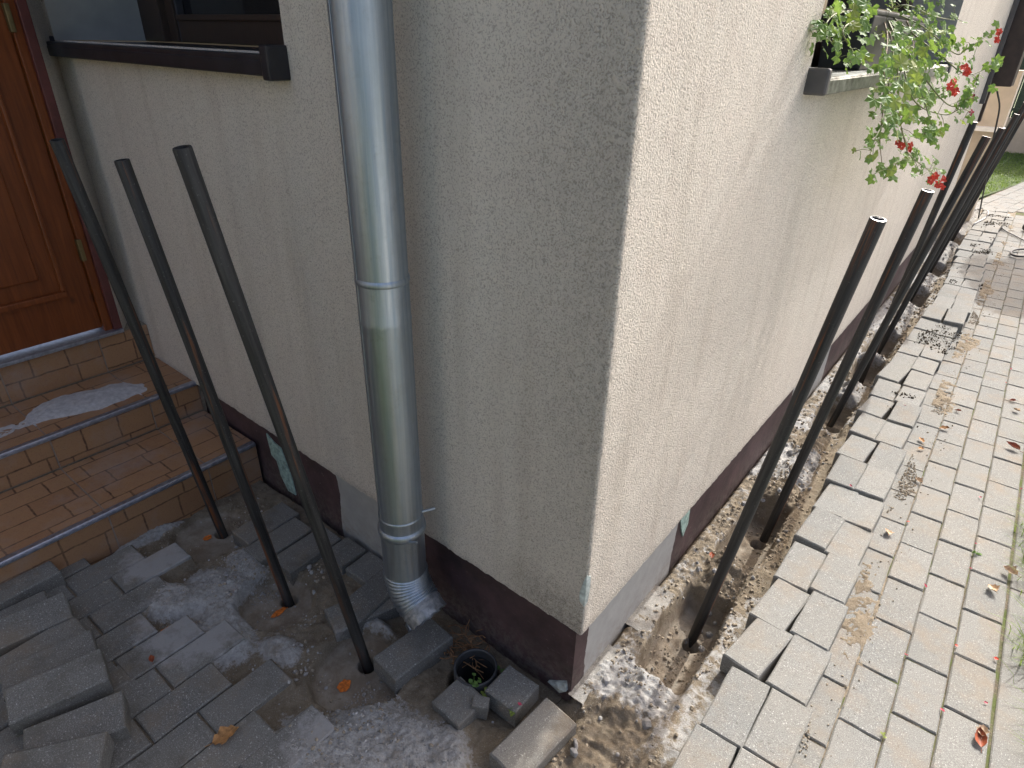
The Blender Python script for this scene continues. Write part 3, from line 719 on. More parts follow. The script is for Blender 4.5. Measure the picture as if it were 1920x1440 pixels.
# dark shutter leaf and corner strip near the far corner
sh = box('shutter', (.012, 5.36, 1.22), (.155, 5.62, 2.6), MAT['brown'], HO, .004)
box('shutter_rail', (.0, 5.30, 1.10), (.03, 5.36, 2.6), MAT['sillcap'], sh, .003)
box('corner_strip', (-.002, 5.645, .95), (.022, 5.69, 2.6), MAT['brown'], HO, .003)
# body behind the skin, wing with the door, roof slab (give the shade of the yard)
mesh('far_gable', [(0, 5.65, -.3), (-6, 5.65, -.3), (-6, 5.65, TOP), (0, 5.65, TOP)], [(0, 1, 2, 3)], MAT['cream'], HO)
box('roof', (-9, -.02, TOP), (.02, 5.7, TOP+.18), MAT['roof'], HO); box('roof', (-9, -4.3, TOP), (-2.15, -.021, TOP+.18), MAT['roof'], HO)

# ---- door wing : plane x = -2.18 facing the yard
XD = -2.18
def ybox(name, x0, x1, ya, yb, za, zb, m, par=HO, bev=.003): return box(name, (x0, ya, za), (x1, yb, zb), m, par, bev, 2)
_q = lw(-2.345, -.001, 0)
_pl = [(XD-.008, -.032), (float(_q[0]), float(_q[1])), (float(_q[0])-.2, .12), (XD-.3, -.032)]
mesh('wing_wall', [(a, b, z) for z in (-.3, TOP) for a, b in _pl], [(0, 1, 5, 4), (1, 2, 6, 5), (2, 3, 7, 6), (3, 0, 4, 7), (4, 5, 6, 7)], MAT['render'], HO)
box('wing_wall', (XD-.3, -4.2, -.3), (XD-.012, -1.12, TOP), MAT['render'], HO)
box('wing_wall', (XD-.3, -1.12, 2.5), (XD-.012, -.032, TOP), MAT['render'], HO)
DR = ybox('door', XD-.075, XD-.035, -1.03, -.092, .425, 2.42, MAT['wood'])
ybox('door_panel', XD-.036, XD-.026, -.83, -.245, .66, 1.35, MAT['wood'], DR, .006)
for a, b, c_, d in ((-.90, -.175, .578, .602), (-.19, -.175, .602, 1.6), (-.90, -.175, 1.6, 1.62)):
    ybox('door_moulding', XD-.036, XD-.018, a, b, c_, d, MAT['wood'], DR, .005)
ybox('hinge', XD-.03, XD-.006, -.098, -.082, 1.45, 1.53, MAT['brass'], DR, .003)
ybox('hinge', XD-.03, XD-.006, -.098, -.082, .70, .78, MAT['brass'], DR, .003)
DF = ybox('door_frame', XD-.09, XD-.002, -.062, -.032, .405, 2.47, MAT['dframe'])
ybox('frame_rebate', XD-.09, XD-.018, -.090, -.062, .405, 2.45, MAT['wood'], DF)
ybox('door_frame', XD-.09, XD-.002, -1.10, -1.05, .405, 2.47, MAT['dframe'])
ybox('threshold', XD-.09, XD+.012, -1.10, -.034, .398, .412, MAT['alu'], HO, .002)

# ------------------------------------------------------------------ stairs
STR = tag(empty('stairs', (-1.85, -.6, 0)), 'brown tiled entrance stairs with silver step edges in front of the wooden door', 'stairs'); STR.location = (0, 0, 0)
box('stair_core', (-2.19, -2.2, -.3), (-1.850, .075, .240), MAT['clod'], STR); box('stair_core', (-1.850, -2.2, -.3), (-1.484, .06, .1085), MAT['clod'], STR); box('stair_core', (-2.30, -2.2, .24), (-2.19, .075, .395), MAT['clod'], STR)
def tile(kind, x, ya, yb, za, zb, x2=None):
    # riser: plane x facing +x ; tread: z plane
    if kind == 'r': v = [(x-.008, ya, za), (x-.008, yb, za), (x-.008, yb, zb), (x-.008, ya, zb)]; n = (1, 0, 0)
    else: v = [(x, ya, za-.008), (x2, ya, za-.008), (x2, yb, za-.008), (x, yb, za-.008)]; n = (0, 0, 1)
    bm = bmesh.new(); low = [bm.verts.new(p) for p in v]; N = Vector(n)
    ctr = sum((Vector(p) for p in v), Vector())/4
    mid = [bm.verts.new(Vector(p)+N*.0065) for p in v]; top = [bm.verts.new(Vector(p)+N*.008+(ctr-Vector(p)).normalized()*.0022) for p in v]
    for a, b in ((low, mid), (mid, top)):
        for i in range(4): bm.faces.new((a[i], a[(i+1) % 4], b[(i+1) % 4], b[i]))
    bm.faces.new(top); uv = bm.loops.layers.uv.new()
    ou, ov = random.choice(((0, 0), (.0, .36), (.36, 0)))
    for f_ in bm.faces:
        for l in f_.loops:
            p = l.vert.co; l[uv].uv = ((p.y+3)/.333+ou, (p.z/.333 if kind == 'r' else p.x/.333)+ov)
    me = bpy.data.meshes.new('tile'); bm.normal_update(); bm.to_mesh(me); bm.free(); return link('tile', me, MAT['tile'], STR)
ye = [.06, -.1285, -.4625, -.7955, -1.13, -1.46, -1.79]
for i in range(len(ye)-1):
    a, b = ye[i+1]+.0022, ye[i]-.0022
    tile('r', -2.182, a, b, .252, .396); tile('t', -2.180, a, b, .248, 0, -1.846)
    tile('r', -1.842, a, b, .122, .238); tile('t', -1.840, a, b, .118, 0, -1.482)
    tile('r', -1.476, a, b, -.20, .108)
grout = simple('light_grout', (.33, .27, .22), .95)
for a, b in (((-2.191, -2.1, .25), (-2.1855, .06, .394)), ((-2.18, -2.1, .2402), (-1.846, .06, .2445)), ((-1.851, -2.1, .12), (-1.8455, .06, .237)), ((-1.84, -2.1, .1182-.004), (-1.482, .06, .1145)), ((-1.485, -2.1, -.2), (-1.4795, .06, .107))):
    box('grout', a, b, grout, STR)
def nosing(x, z):
    pr = [(-.020, 0), (-.020, .0035), (-.002, .0035), (.0015, .001), (.0015, -.0015), (.0035, -.002), (.0035, -.004), (.0015, -.0045), (.0015, -.0065), (.0035, -.007), (.0035, -.009), (.0015, -.0095), (.0015, -.012), (-.002, -.0125), (-.002, 0)]
    v = [(x+a, y, z+b) for y in (-2.1, .055) for a, b in pr]; n = len(pr)
    f = [(i, (i+1) % n, (i+1) % n+n, i+n) for i in range(n)]+[tuple(range(n))[::-1], tuple(range(n, 2*n))]
    mesh('step_edge_strip', v, f, MAT['alu'], STR)
nosing(-1.838, .2485); nosing(-1.472, .1185)
# cement powder spilled on the upper tread
X, Y = np.meshgrid(np.linspace(-2.17, -1.866, 90), np.linspace(-.75, .0, 200))
u = (Y+.27)/.20; v = (X+2.0)/.125; r = np.sqrt(u*u+(v-.30*u)**2)+.30*fbm(X, Y, 9, 4, 44); r2 = np.sqrt(((Y+.50)/.20)**2+((X+2.0)/.06)**2)+.5*fbm(X, Y, 12, 4, 45)
Hp = .2475+.013*sst(1.05, .3, r)+.0026*sst(1.2, .5, r2)+.0010*fbm(X, Y, 60, 3, 3)*sst(1.3, .6, np.minimum(r, r2))-.0018
Hp = Hp-.005*sst(.035, .012, np.sqrt((Y+.03)**2+(X+2.02)**2))
keep = (Hp[:-1, :-1] > .2468)
o = grid('cement_powder', X, Y, Hp, MAT['powder'], None, None, keep); tag(o, 'pale grey heap of cement powder spilled on the tiled upper step', 'cement powder')

# ------------------------------------------------------------------ downpipe
DP = tag(empty('downpipe', (-.5, -.09, .2)), 'zinc downpipe with a ribbed bend at its foot on the shaded wall', 'downpipe'); DP.location = (0, 0, 0)
def lathe(prof, n=48):
    V = []; F = []
    for (r, z) in prof:
        for k in range(n): a = 2*math.pi*k/n; V.append((r*math.cos(a), r*math.sin(a), z))
    for i in range(len(prof)-1):
        for k in range(n): F.append((i*n+k, i*n+(k+1) % n, (i+1)*n+(k+1) % n, (i+1)*n+k))
    return V, F
cx, cy = -.5, -.09
def lat(name, prof, par, m=MAT['zinc'], loc=(cx, cy, 0)):
    v, f = lathe(prof); o = mesh(name, v, f, m, par, True); o.location = loc; return o
up = lat('pipe_section', [(.0545, 1.032), (.0545, 3.2), (.0545, TOP)], DP)
lat('pipe_joint', [(.0545, 1.018), (.0565, 1.020), (.0572, 1.025), (.0565, 1.030), (.0548, 1.033)], DP)
lat('pipe_section', [(.0552, .405), (.0552, .93), (.0562, .936), (.0552, .942), (.0552, 1.02)], DP)
lat('pipe_section', [(.0562, .215), (.0562, .398), (.0572, .402), (.0572, .406), (.0555, .408)], DP)
seam = box('seam', (-.056, -.006, .41), (-.0545, .006, TOP), MAT['zinc'], DP, .0005); seam.location = (cx, cy, 0); seam.rotation_euler = (0, 0, 1.2)
ck = lat('clamp', [(.0562, .347), (.0600, .349), (.0615, .355), (.0615, .363), (.0600, .369), (.0562, .371)], DP)
ax = Vector((math.cos(.15-.6), math.sin(.15-.6), 0))
lug = box('lug', (-.004, -.012, -.013), (.022, .012, .013), MAT['zinc'], ck, .004, 2); lug.location = (.060*math.cos(-.28), .060*math.sin(-.28), .359); lug.rotation_euler = (0, .4, -.28)
v, f = tube([(.055*math.cos(-.28), .055*math.sin(-.28)-.012, .352), (.084*math.cos(-.28), .084*math.sin(-.28)-.0, .366)], .003, 8); mesh('bolt', v, f, MAT['zinc'], ck)
ck.children[1].location = (0, 0, 0)
v, f = tube([(cx+.045, cy+.03, .41), (cx+.062, cy+.060, .411)], .0035, 8); mesh('wall_pin', v, f, MAT['zinc'], DP)
# ribbed bend
def bend(u, R0=.115, ang=R(58)):
    # u 0..1 ; direction in plan
    d = Vector((math.cos(R(-4)), math.sin(R(-4)), 0)); th = u*ang
    return Vector((cx, cy, .215))+d*(R0*(1-math.cos(th)))+Vector((0, 0, -R0*math.sin(th))), (d*math.sin(th)+Vector((0, 0, -math.cos(th)))).normalized()
V = []; F = []; nb = 110; nk = 48; dpl = Vector((math.cos(R(-4)), math.sin(R(-4)), 0)); side = Vector((0, 0, 1)).cross(dpl)
for i in range(nb):
    u = i/(nb-1); p, t = bend(u); a_ = side.cross(t).normalized(); ribs = 9
    rr_ = .0565+.0032*(abs(math.sin(u*ribs*math.pi))**.7)*(1 if .02 < u < .97 else .2)
    for k in range(nk): th = 2*math.pi*k/nk; V.append(p+(side*math.cos(th)+a_*math.sin(th))*rr_)
pe, te = bend(1); a_ = side.cross(te).normalized()
for j, (ex, rr_) in enumerate(((.004, .0565), (.010, .0585), (.016, .0560), (.042, .0555))):
    for k in range(nk): th = 2*math.pi*k/nk; rj = rr_*(1+(.010*(1 if k % 4 < 2 else -1)*(j == 3))); V.append(pe+te*(ex+(.0025*(k % 4 < 2) if j == 3 else 0))+(side*math.cos(th)+a_*math.sin(th))*rj)
for i in range(nb+3):
    for k in range(nk): F.append((i*nk+k, i*nk+(k+1) % nk, (i+1)*nk+(k+1) % nk, (i+1)*nk+k))
mesh('ribbed_bend', V[:nb*nk], [q for q in F if max(q) < nb*nk], MAT['zinc'], DP, True)
b_ = (nb-1)*nk; mesh('crimped_collar', V[b_:], [tuple(i-b_ for i in q) for q in F if min(q) >= b_], MAT['zincd'], DP)

# drain opening
DRN = tag(empty('drain_pipe', (-.265, -.075, 0)), 'open round black drain pipe in the ground by the maroon plinth', 'drain pipe')
v, f = lathe([(.052, -.25), (.052, -.012), (.0525, -.006), (.056, -.004), (.0585, -.006), (.0585, -.05)]); mesh('pipe_rim', v, f, MAT['pvc'], DRN, True)
v, f = lathe([(.0505, -.03), (.0495, -.034), (.0495, -.26)]); mesh('pipe_inner', v, f, MAT['dark'], DRN, True)
mesh('drain_bottom', [(.05*math.cos(a*.5), .05*math.sin(a*.5), -.245) for a in range(12)], [tuple(range(12))], MAT['dark'], DRN)

# ------------------------------------------------------------------ steel injection pipes
def steel_pipe(base, top, label, group, r=.0146):
    b = Vector(base); t = Vector(top); d = (t-b); L = d.length; o = empty('steel_pipe', b); o.rotation_euler = d.to_track_quat('Z', 'Y').to_euler()
    tag(o, label, 'steel pipe', group)
    v, f = lathe([(r, -.22), (r, L-.002), (r-.0008, L)], 28); mesh('pipe_tube', v, f, MAT['steel'], o, True)
    v, f = lathe([(r-.0007, L), (r-.0036, L+.0003), (r-.0040, L-.002)], 28); mesh('cut_rim', v, f, MAT['cutsteel'] if 'right' in group else MAT['steel'], o)
    v, f = lathe([(r-.0040, L-.002), (r-.0040, L-.3)], 28); mesh('pipe_bore', v, f, MAT['steel'], o, True)
    return o
GL = 'black steel pipes standing left of the downpipe'; GR = 'dark steel pipes standing along the right wall trench'
def P3(px, py, dep): d = ray(px, py); return CP+d*(dep/(d@RC[2]))
def topat(px, py, D): return P3(px, py, D)
def pp(bx, by, zb, tx, ty, xt=None, yt=None):
    b = pz(bx, by, zb); t = px_(tx, ty, xt) if xt is not None else py_(tx, ty, yt); return b, t
pipes = [((540, 1126), -.08, (228, 300), None, -.355, 'middle black steel pipe of the three in the shaded corner', GL),
         ((687, 1244), -.086, (341, 276), None, -.425, 'black steel pipe nearest to the zinc downpipe, standing in a round pit', GL),
         ((419, 1004), -.072, (106, 262), None, -.375, 'black steel pipe whose open top stands in front of the wooden door', GL),
         ((1299, 1196), -.125, (1647, 410), .30, None, 'nearest steel pipe on the sunlit side, with a bright cut open rim', GR),
         ((1432, 1012), -.125, (1740, 357), .30, None, 'second steel pipe on the sunlit side, below the red blossoms', GR),
         ((1557, 797), -.12, (1850, 256), .312, None, 'fourth sunlit pipe top, light rimmed, its foot in the third pit', GR),
         ((1613, 717), -.12, (1826, 228), .222, None, 'thinner looking upright steel pipe standing closer to the wall than its neighbours', GR),
         ((1644, 665), -.12, (1879, 240), .302, None, 'fifth steel pipe from the corner, top against the dark green fence', GR),
         ((1700, 574), -.12, (1907, 214), .302, None, 'steel pipe with a bright rim just inside the right photo edge', GR),
         ((1736, 523), -.12, (1924, 192), .30, None, 'farthest slanted steel pipe, top cut by the right photo edge', GR),
         ((1776, 466), -.12, (1941, 178), .30, None, 'last steel pipe of the row, only its lower shaft showing', GR)]
for (b_, zb, t_, xt, yt, lab, grp) in pipes:
    b, t = pp(*b_, zb, *t_, xt, yt); b[2] = zb; steel_pipe(b, t, lab, grp)

# orange paint marks
def blob(name, x, y, rx, ry, label, ang=0):
    n = 26; v = []; 
    for k in range(n):
        a = 2*math.pi*k/n; q = 1+.35*float(fbm(np.array([[math.cos(a)*1.7]]), np.array([[math.sin(a)*1.7+x*9]]), 2.2, 3, 8)[0, 0]); u, w_ = rx*q*math.cos(a), ry*q*math.sin(a)
        xx = x+u*math.cos(ang)-w_*math.sin(ang); yy = y+u*math.sin(ang)+w_*math.cos(ang); v.append((xx, yy, hz(xx, yy)+.0030))
    v.append((x, y, hz(x, y)+.0032)); o = mesh(name, v, [(k, (k+1) % n, n) for k in range(n)], MAT['orange']); tag(o, label, 'paint mark', 'orange paint dots by the pipe feet')
blob('paint_mark', -.540, -.300, .016, .018, 'round orange paint dot in front of the pipe nearest the downpipe')
blob('paint_mark', -.889, -.268, .010, .024, 'orange paint streak at the foot of the middle black pipe')
blob('paint_mark', -1.352, -.238, .012, .014, 'small orange paint dot beside the pipe closest to the stairs')
blob('paint_mark', -1.02, -.535, .008, .010, 'faint orange paint speck on rubble in front of the stairs')

# ------------------------------------------------------------------ dry leaves, petals, roots
def leafmesh(name, m, L=.05, W=.03, curl=.5, seed=0, lobes=0):
    rr = random.Random(seed); nu, nv = 9, 5; V = []; F = []
    for i in range(nu):
        u = i/(nu-1); wd = math.sin(math.pi*min(1, u**.8))*W/2*(1+.25*math.sin(u*lobes*2*math.pi))+.0006
        for j in range(nv):
            t = (j/(nv-1)*2-1); x = t*wd; z = curl*(t*t)*wd+.25*curl*L*(u-.5)**2*2+rr.uniform(-1, 1)*.0012
            V.append((x+rr.uniform(-1, 1)*.0012, (u-.5)*L, z))
    for i in range(nu-1):
        for j in range(nv-1): F.append((i*nv+j, i*nv+j+1, (i+1)*nv+j+1, (i+1)*nv+j))
    v, f = tube([(0, -.5*L, .001), (0, -.75*L, .003)], .0007, 5); b0 = len(V); V += v; F += [tuple(i+b0 for i in q) for q in f]
    me = bpy.data.meshes.new(name); me.from_pydata([tuple(p) for p in V], [], F); me.materials.append(m); me.shade_smooth(); return me
LM = [leafmesh('dry_leaf', MAT['dryleaf'], .045, .026, .6, 1, 2), leafmesh('dry_leaf', MAT['paleleaf'], .04, .028, .9, 2, 3), leafmesh('dry_leaf', MAT['redleaf'], .05, .024, .9, 3, 0), leafmesh('dry_leaf', MAT['dryleaf'], .058, .045, .25, 4, 3)]
def dleaf(px, py, z, k, sc, rz, label, flip=0):
    p = pz(px, py, z); o = link('dry_leaf', LM[k]); o.location = (p[0], p[1], z+.002); o.scale = (sc,)*3; o.rotation_euler = (random.uniform(-.25, .25)+flip, random.uniform(-.25, .25), rz); tag(o, label, 'leaf', 'dry leaves scattered on the ground')
dleaf(424, 1380, .003, 3, 1.1, -.4, 'large light brown oak-like leaf on the shaded pavers at bottom left')
dleaf(1664, 1000, .004, 1, .9, .2, 'pale curled leaf on sand in the strip right of the double row')
dleaf(1722, 902, .004, 1, .75, 1.0, 'pale leaf with dark specks on the sandy strip, second from front')
dleaf(1727, 826, .004, 0, .75, .7, 'brown curled leaf resting on sand by the double row')
dleaf(1726, 842, .004, 0, .6, 2.2, 'small orange brown leaf beside another on the sandy strip')
dleaf(1770, 804, .004, 0, .9, 1.9, 'narrow tan leaf with a long stalk lying across the set pavers')
dleaf(1898, 838, .01, 2, 1.15, 1.2, 'rusty red leaf by the right photo edge beside the grass')
dleaf(1862, 1106, .006, 1, 1.0, .5, 'pale crumpled leaf on the path by the grass, lower one')
dleaf(1893, 1072, .010, 1, 1.05, 1.2, 'tan crumpled leaf caught in the grass tuft at the path edge')
dleaf(1838, 1385, .006, 2, 1.0, .15, 'long brown leaf standing in the edging joint at bottom right')
dleaf(1842, 1372, .010, 1, .8, .0, 'pale half leaf beside the long brown one at bottom right')
dleaf(1905, 770, .006, 1, .8, 1.0, 'pale leaf next to grass on the right edge, upper one')
dleaf(1898, 752, .005, 2, .6, 2.0, 'small dark red leaf on pavers near the right photo edge')
dleaf(1334, 1043, -.005, 2, .65, .4, 'small rusty leaf on the brown mound behind the nearest sunlit pipe')
dleaf(1796, 771, .004, 2, .55, 1.5, 'dark twisted scrap of leaf on a set paver')
dleaf(285, 1237, .004, 2, .55, 1.3, 'dark reddish leaf scrap on the dusty shaded pavers')
PLAB = ['red petal on the joint crossing in the middle of the bottom right path', 'red petal lying in the long joint near the bottom right corner', 'red petal at the edge of the sandy strip beside a pale leaf', 'red petal on the path level with the second loose paver pair, near the grass', 'pink petal in the long joint just left of the green weed', 'tiny petal in the joint beside the light green weed', 'petal on the edging joint in the lower right, beside grass', 'petal at the joint below the weed on the path', 'red petal near the middle of a set paver, low on the path', 'red petal at the right photo edge by the grass', 'red petal on the brown soil of the trench between the pipes', 'red petal on the topmost loose paver group in sunlight', 'red petal on the far stretch of set pavers', 'petal far up the path close to the right edge', 'dark red petal on the rim of the trench below the grey mound', 'red petal on a loose paver beside the trench', 'single dark red petal on the bluish paver by the drain', 'petal next to the long brown leaf at bottom right', 'small petal on the path near the tree shadow']
PTM = leafmesh('petal', MAT['petal'], .013, .011, .5, 8); PTM2 = leafmesh('petal', MAT['petal2'], .012, .008, .6, 9)
for i, (x, y, z) in enumerate([(1699, 1229, .003), (1766, 1332, .003), (1703, 979, .003), (1838, 933, .003), (1819, 1066, .003), (1829, 1020, .003), (1868, 1236, .006), (1735, 1099, .003), (1793, 1211, .003), (1914, 917, .004), (1539, 857, -.02), (1697, 761, .063), (1812, 640, .003), (1886, 718, .003), (1537, 915, -.01), (1595, 911, .063), (974, 1321, .012), (1848, 1318, .004), (1895, 692, .003)]):
    p = pz(x, y, z); o = link('petal', random.choice((PTM, PTM2))); o.location = (p[0], p[1], z+.002); o.rotation_euler = (random.uniform(-.5, .5), random.uniform(-.5, .5), random.random()*6); o.scale = (random.uniform(.55, .9),)*3
    tag(o, PLAB[i], 'petal', 'fallen red petals')
# dead roots beside the drain
parts = []
for k in range(46):
    x = random.gauss(-.365, .035); y = random.gauss(-.035, .022); z = -.05+random.uniform(0, .025); a = random.gauss(.4, .7); p = [Vector((x, y, z))]
    for j in range(5): a += random.gauss(0, .5); p.append(p[-1]+Vector((math.cos(a)*.016, math.sin(a)*.012, random.gauss(0, .004))))
    parts.append(tube(p, random.uniform(.0006, .0018), 5))
v, f = join(parts); tag(mesh('dead_roots', v, f, MAT['straw']), 'tangle of brown dead roots in the hole beside the round drain', 'roots')
# little weeds at the drain rim
def weed(name, x, y, z, n, sz, label, m='leaf'):
    parts = []
    for k in range(n):
        a = random.random()*6.28; r = random.uniform(.2, 1)*sz; c_ = Vector((x+math.cos(a)*r, y+math.sin(a)*r, z+random.uniform(.2, .8)*sz)); q = sz*.33
        N = Vector((random.gauss(0, .4), random.gauss(0, .4), 1)).normalized(); t1 = N.orthogonal().normalized(); t2 = N.cross(t1)
        parts.append(([c_]+[c_+(t1*math.cos(b)+t2*math.sin(b))*q*(1 if b_ % 2 else .85) for b_, b in enumerate([i*.785 for i in range(8)])], [(0, i+1, (i+1) % 8+1) for i in range(8)]))
        parts.append(tube([(x, y, z), c_], .0006, 4))
    v, f = join(parts); o = mesh(name, v, f, MAT[m]); tag(o, label, 'weed')
weed('small_weed', -.235, -.115, -.01, 8, .020, 'tiny round-leaved weed on the front rim of the drain')
weed('small_weed', -.197, -.112, -.02, 7, .016, 'small weed between the half paver and the short bluish paver', 'yleaf')
weed('small_weed', -.105, -.125, -.005, 6, .014, 'small weed at the joint beside the askew corner paver', 'yleaf')
weed('small_weed', -.205, -.030, -.03, 8, .018, 'small weed against the plinth behind the drain')
weed('small_weed', *pz(1829, 1036, 0)[:2], 0, 8, .016, 'light green weed in a paver joint near the right path edge')
weed('small_weed', *pz(1655, 1378, 0)[:2], 0, 6, .010, 'tiny green sprout in the paver joint near the bottom edge', 'yleaf')

# ------------------------------------------------------------------ grass along the path
def blades(name, pts, hmin, hmax, m, lean=(0, 0), wd=.0016):
    V = []; F = []
    for (x, y, z) in pts:
        h = random.uniform(hmin, hmax); a = random.random()*6.28; l = random.uniform(.2, 1.1)*h; dx = math.cos(a)*l+lean[0]*h; dy = math.sin(a)*l+lean[1]*h
        s = Vector((-math.sin(a), math.cos(a), 0))*wd*random.uniform(.6, 1.4); b0 = len(V)
        for t, k in ((0, 1), (.4, .9), (.75, .6), (1, .05)):
            c_ = Vector((x+dx*t*t, y+dy*t*t, z+h*(t-.35*t*t))); V += [c_-s*k, c_+s*k]
        for i in range(3): F.append((b0+2*i, b0+2*i+1, b0+2*i+3, b0+2*i+2))
    o = mesh(name, V, F, m); return tag(o, kind='stuff')
pts = []
for i in range(4200):
    y = random.uniform(-.3, 7.4); x = .916-.0099*(y-.4)+abs(random.gauss(0, .16)); pts.append((x, y, -.01))
for i in range(1300):
    c_ = random.choice(((.915, 1.33), (.905, 1.55), (.925, .95), (.90, 2.2), (.90, 3.1))); pts.append((c_[0]+random.gauss(0, .03), c_[1]+random.gauss(0, .07), -.005))
blades('grass_tufts', pts, .025, .10, MAT['grass'], (-.35, 0))
g2 = wavy('verge', .905, -1.4, 1.45, 7.6, -.012, MAT['lawn'], 20, .01); tag(g2, kind='structure')
g3 = wavy('bounce_paving', 1.46, -3.8, 7.5, 9.6, -.010, MAT['yard'], 3, .002); tag(g3, kind='structure')  # pale paving added out of view to bounce light onto the right wall
pts = []
for i in range(16000):
    y = random.uniform(7.7, 13); xl = .13+(y-8.25)*.21-.03; x = xl-abs(random.gauss(0, 1.0)); 
    if y < 8.3 and x > -.1: x -= .25
    pts.append((x, y, -.012))
blades('lawn_blades', pts, .02, .05, MAT['grass'], (0, 0), .003)
X, Y = np.meshgrid(np.linspace(-4, .9, 40), np.linspace(7.4, 16, 60)); 
o = grid('lawn_patch', np.minimum(X, .12+(Y-8.25)*.21), Y, -.014+0*X, MAT['lawn']); tag(o, kind='structure')

# ------------------------------------------------------------------ window plant
PLT = tag(empty('flower_box', (-.09, 1.87, 1.40)), 'charcoal window planter standing on the sunlit window sill', 'planter')
def tap(x, y, z): k = 1+.12*(z)/.15; return (x*k, y*(1+.01*k), z)
bb = box('planter_tub', (-.062, -.42, .001), (.062, .42, .150), MAT['planter'], PLT, .006, 2, fn=tap)
box('planter_rim', (-.074, -.435, .150), (.074, .435, .162), MAT['planter'], PLT, .004, 2); box('potting_soil', (-.066, -.42, .1622), (.066, .42, .166), MAT['clod'], PLT)
GE = tag(empty('geranium', (0, 0, 0)), 'trailing ivy geranium with red blossoms hanging over the window sill', 'plant')
def ivyleaf(m, seed):
    rr = random.Random(seed); N = 5; V = [(0, 0, 0)]; ang0 = -2.3; out = []
    for k in range(2*N+1):
        a = -2.45+4.9*k/(2*N); r = (1.0 if k % 2 else .74)*(1+rr.uniform(-.08, .08)); r *= (.86+.14*math.cos(a)); out.append((math.sin(a)*r, math.cos(a)*r, -.18*r*r+rr.uniform(-.05, .05)+(.08 if k % 2 == 0 else 0)))
    V += out; F = [(0, i+1, i+2) for i in range(2*N)]
    me = bpy.data.meshes.new('leaf'); me.from_pydata(V, [], F); me.materials.append(m); return me
IL = [ivyleaf(MAT['leaf'], i) for i in range(4)]; YLf = [ivyleaf(MAT['yleaf'], 9), ivyleaf(MAT['yleaf'], 10)]
def addleaf(p, sz, nrm, yel=False):
    o = link('leaf', random.choice(YLf if yel else IL), None, GE); o.location = p; q = Vector(nrm).normalized().to_track_quat('Z', 'Y'); o.rotation_euler = (q.to_matrix() @ Matrix.Rotation(random.random()*6.28, 3, 'Z')).to_euler(); o.scale = (sz,)*3
# stems: image way-points on planes x = depth
ST_ = [[(1655, 30, -.05), (1664, 70, .03), (1658, 130, .09), (1656, 200, .11), (1650, 260, .12), (1655, 322, .12)],
       [(1660, 25, -.05), (1680, 80, .05), (1684, 160, .11), (1690, 240, .14), (1708, 285, .15), (1728, 330, .16)],
       [(1665, 30, -.05), (1700, 90, .06), (1720, 150, .14), (1742, 220, .20), (1752, 262, .2)],
       [(1665, 25, -.05), (1720, 70, .08), (1770, 110, .18), (1815, 140, .25), (1865, 120, .30)],
       [(1665, 20, -.05), (1730, 50, .05), (1790, 100, .14), (1812, 92, .18), (1850, 68, .22), (1868, 62, .24)],
       [(1665, 25, -.05), (1710, 110, .1), (1760, 180, .2), (1790, 200, .24), (1815, 185, .27), (1828, 182, .28)],
       [(1662, 30, -.05), (1690, 110, .08), (1715, 190, .16), (1770, 215, .22), (1800, 205, .26), (1822, 210, .28)],
       [(1640, 25, -.06), (1600, 40, -.0), (1580, 60, .04), (1598, 96, .05), (1594, 118, .06)],
       [(1640, 20, -.06), (1570, 25, .0), (1545, 60, .03), (1560, 80, .04)],
       [(1660, 20, -.06), (1700, 10, .0), (1750, 30, .06), (1790, 38, .1)],
       [(1668, 150, .10), (1660, 215, .13), (1640, 262, .14), (1632, 282, .14)],
       [(1690, 240, .14), (1700, 290, .15), (1670, 310, .15), (1640, 326, .15)],
       [(1742, 220, .2), (1752, 250, .22), (1740, 262, .22)],
       [(1700, 285, .16), (1722, 305, .17), (1740, 318, .18), (1762, 336, .19)],
       [(1668, 60, .02), (1674, 95, .05), (1676, 130, .08)], [(1680, 40, .0), (1692, 75, .04), (1694, 120, .08)], [(1700, 40, .0), (1712, 70, .04), (1712, 110, .08)]]
allp = []
for si, s in enumerate(ST_):
    P = smoothpath([px_(a, b, c_) for a, b, c_ in s], 7); v, f = tube(P, [.0026*(1-.6*i/len(P)) for i in range(len(P))], 6); mesh('stem', v, f, MAT['woodstem'] if si > 13 or si == 0 else MAT['stem'], GE, True)
    if si < 14: allp.append(P)
nl = 0
for P in allp:
    for p in P[3:]:
        for k in range(1 if len(P) > 30 else 2):
            if random.random() < .72:
                c_ = p+Vector((random.gauss(.0, .018), random.gauss(0, .022), random.gauss(0, .02))); addleaf(c_, random.uniform(.012, .023), (random.gauss(.75, .4), random.gauss(-.3, .45), random.gauss(.6, .35)), random.random() < .05); nl += 1
                v, f = tube([p, (p+c_)/2+Vector((0, 0, .004)), c_], .0009, 4, False)
                if nl % 2: mesh('stem', v, f, MAT['stem'], GE)
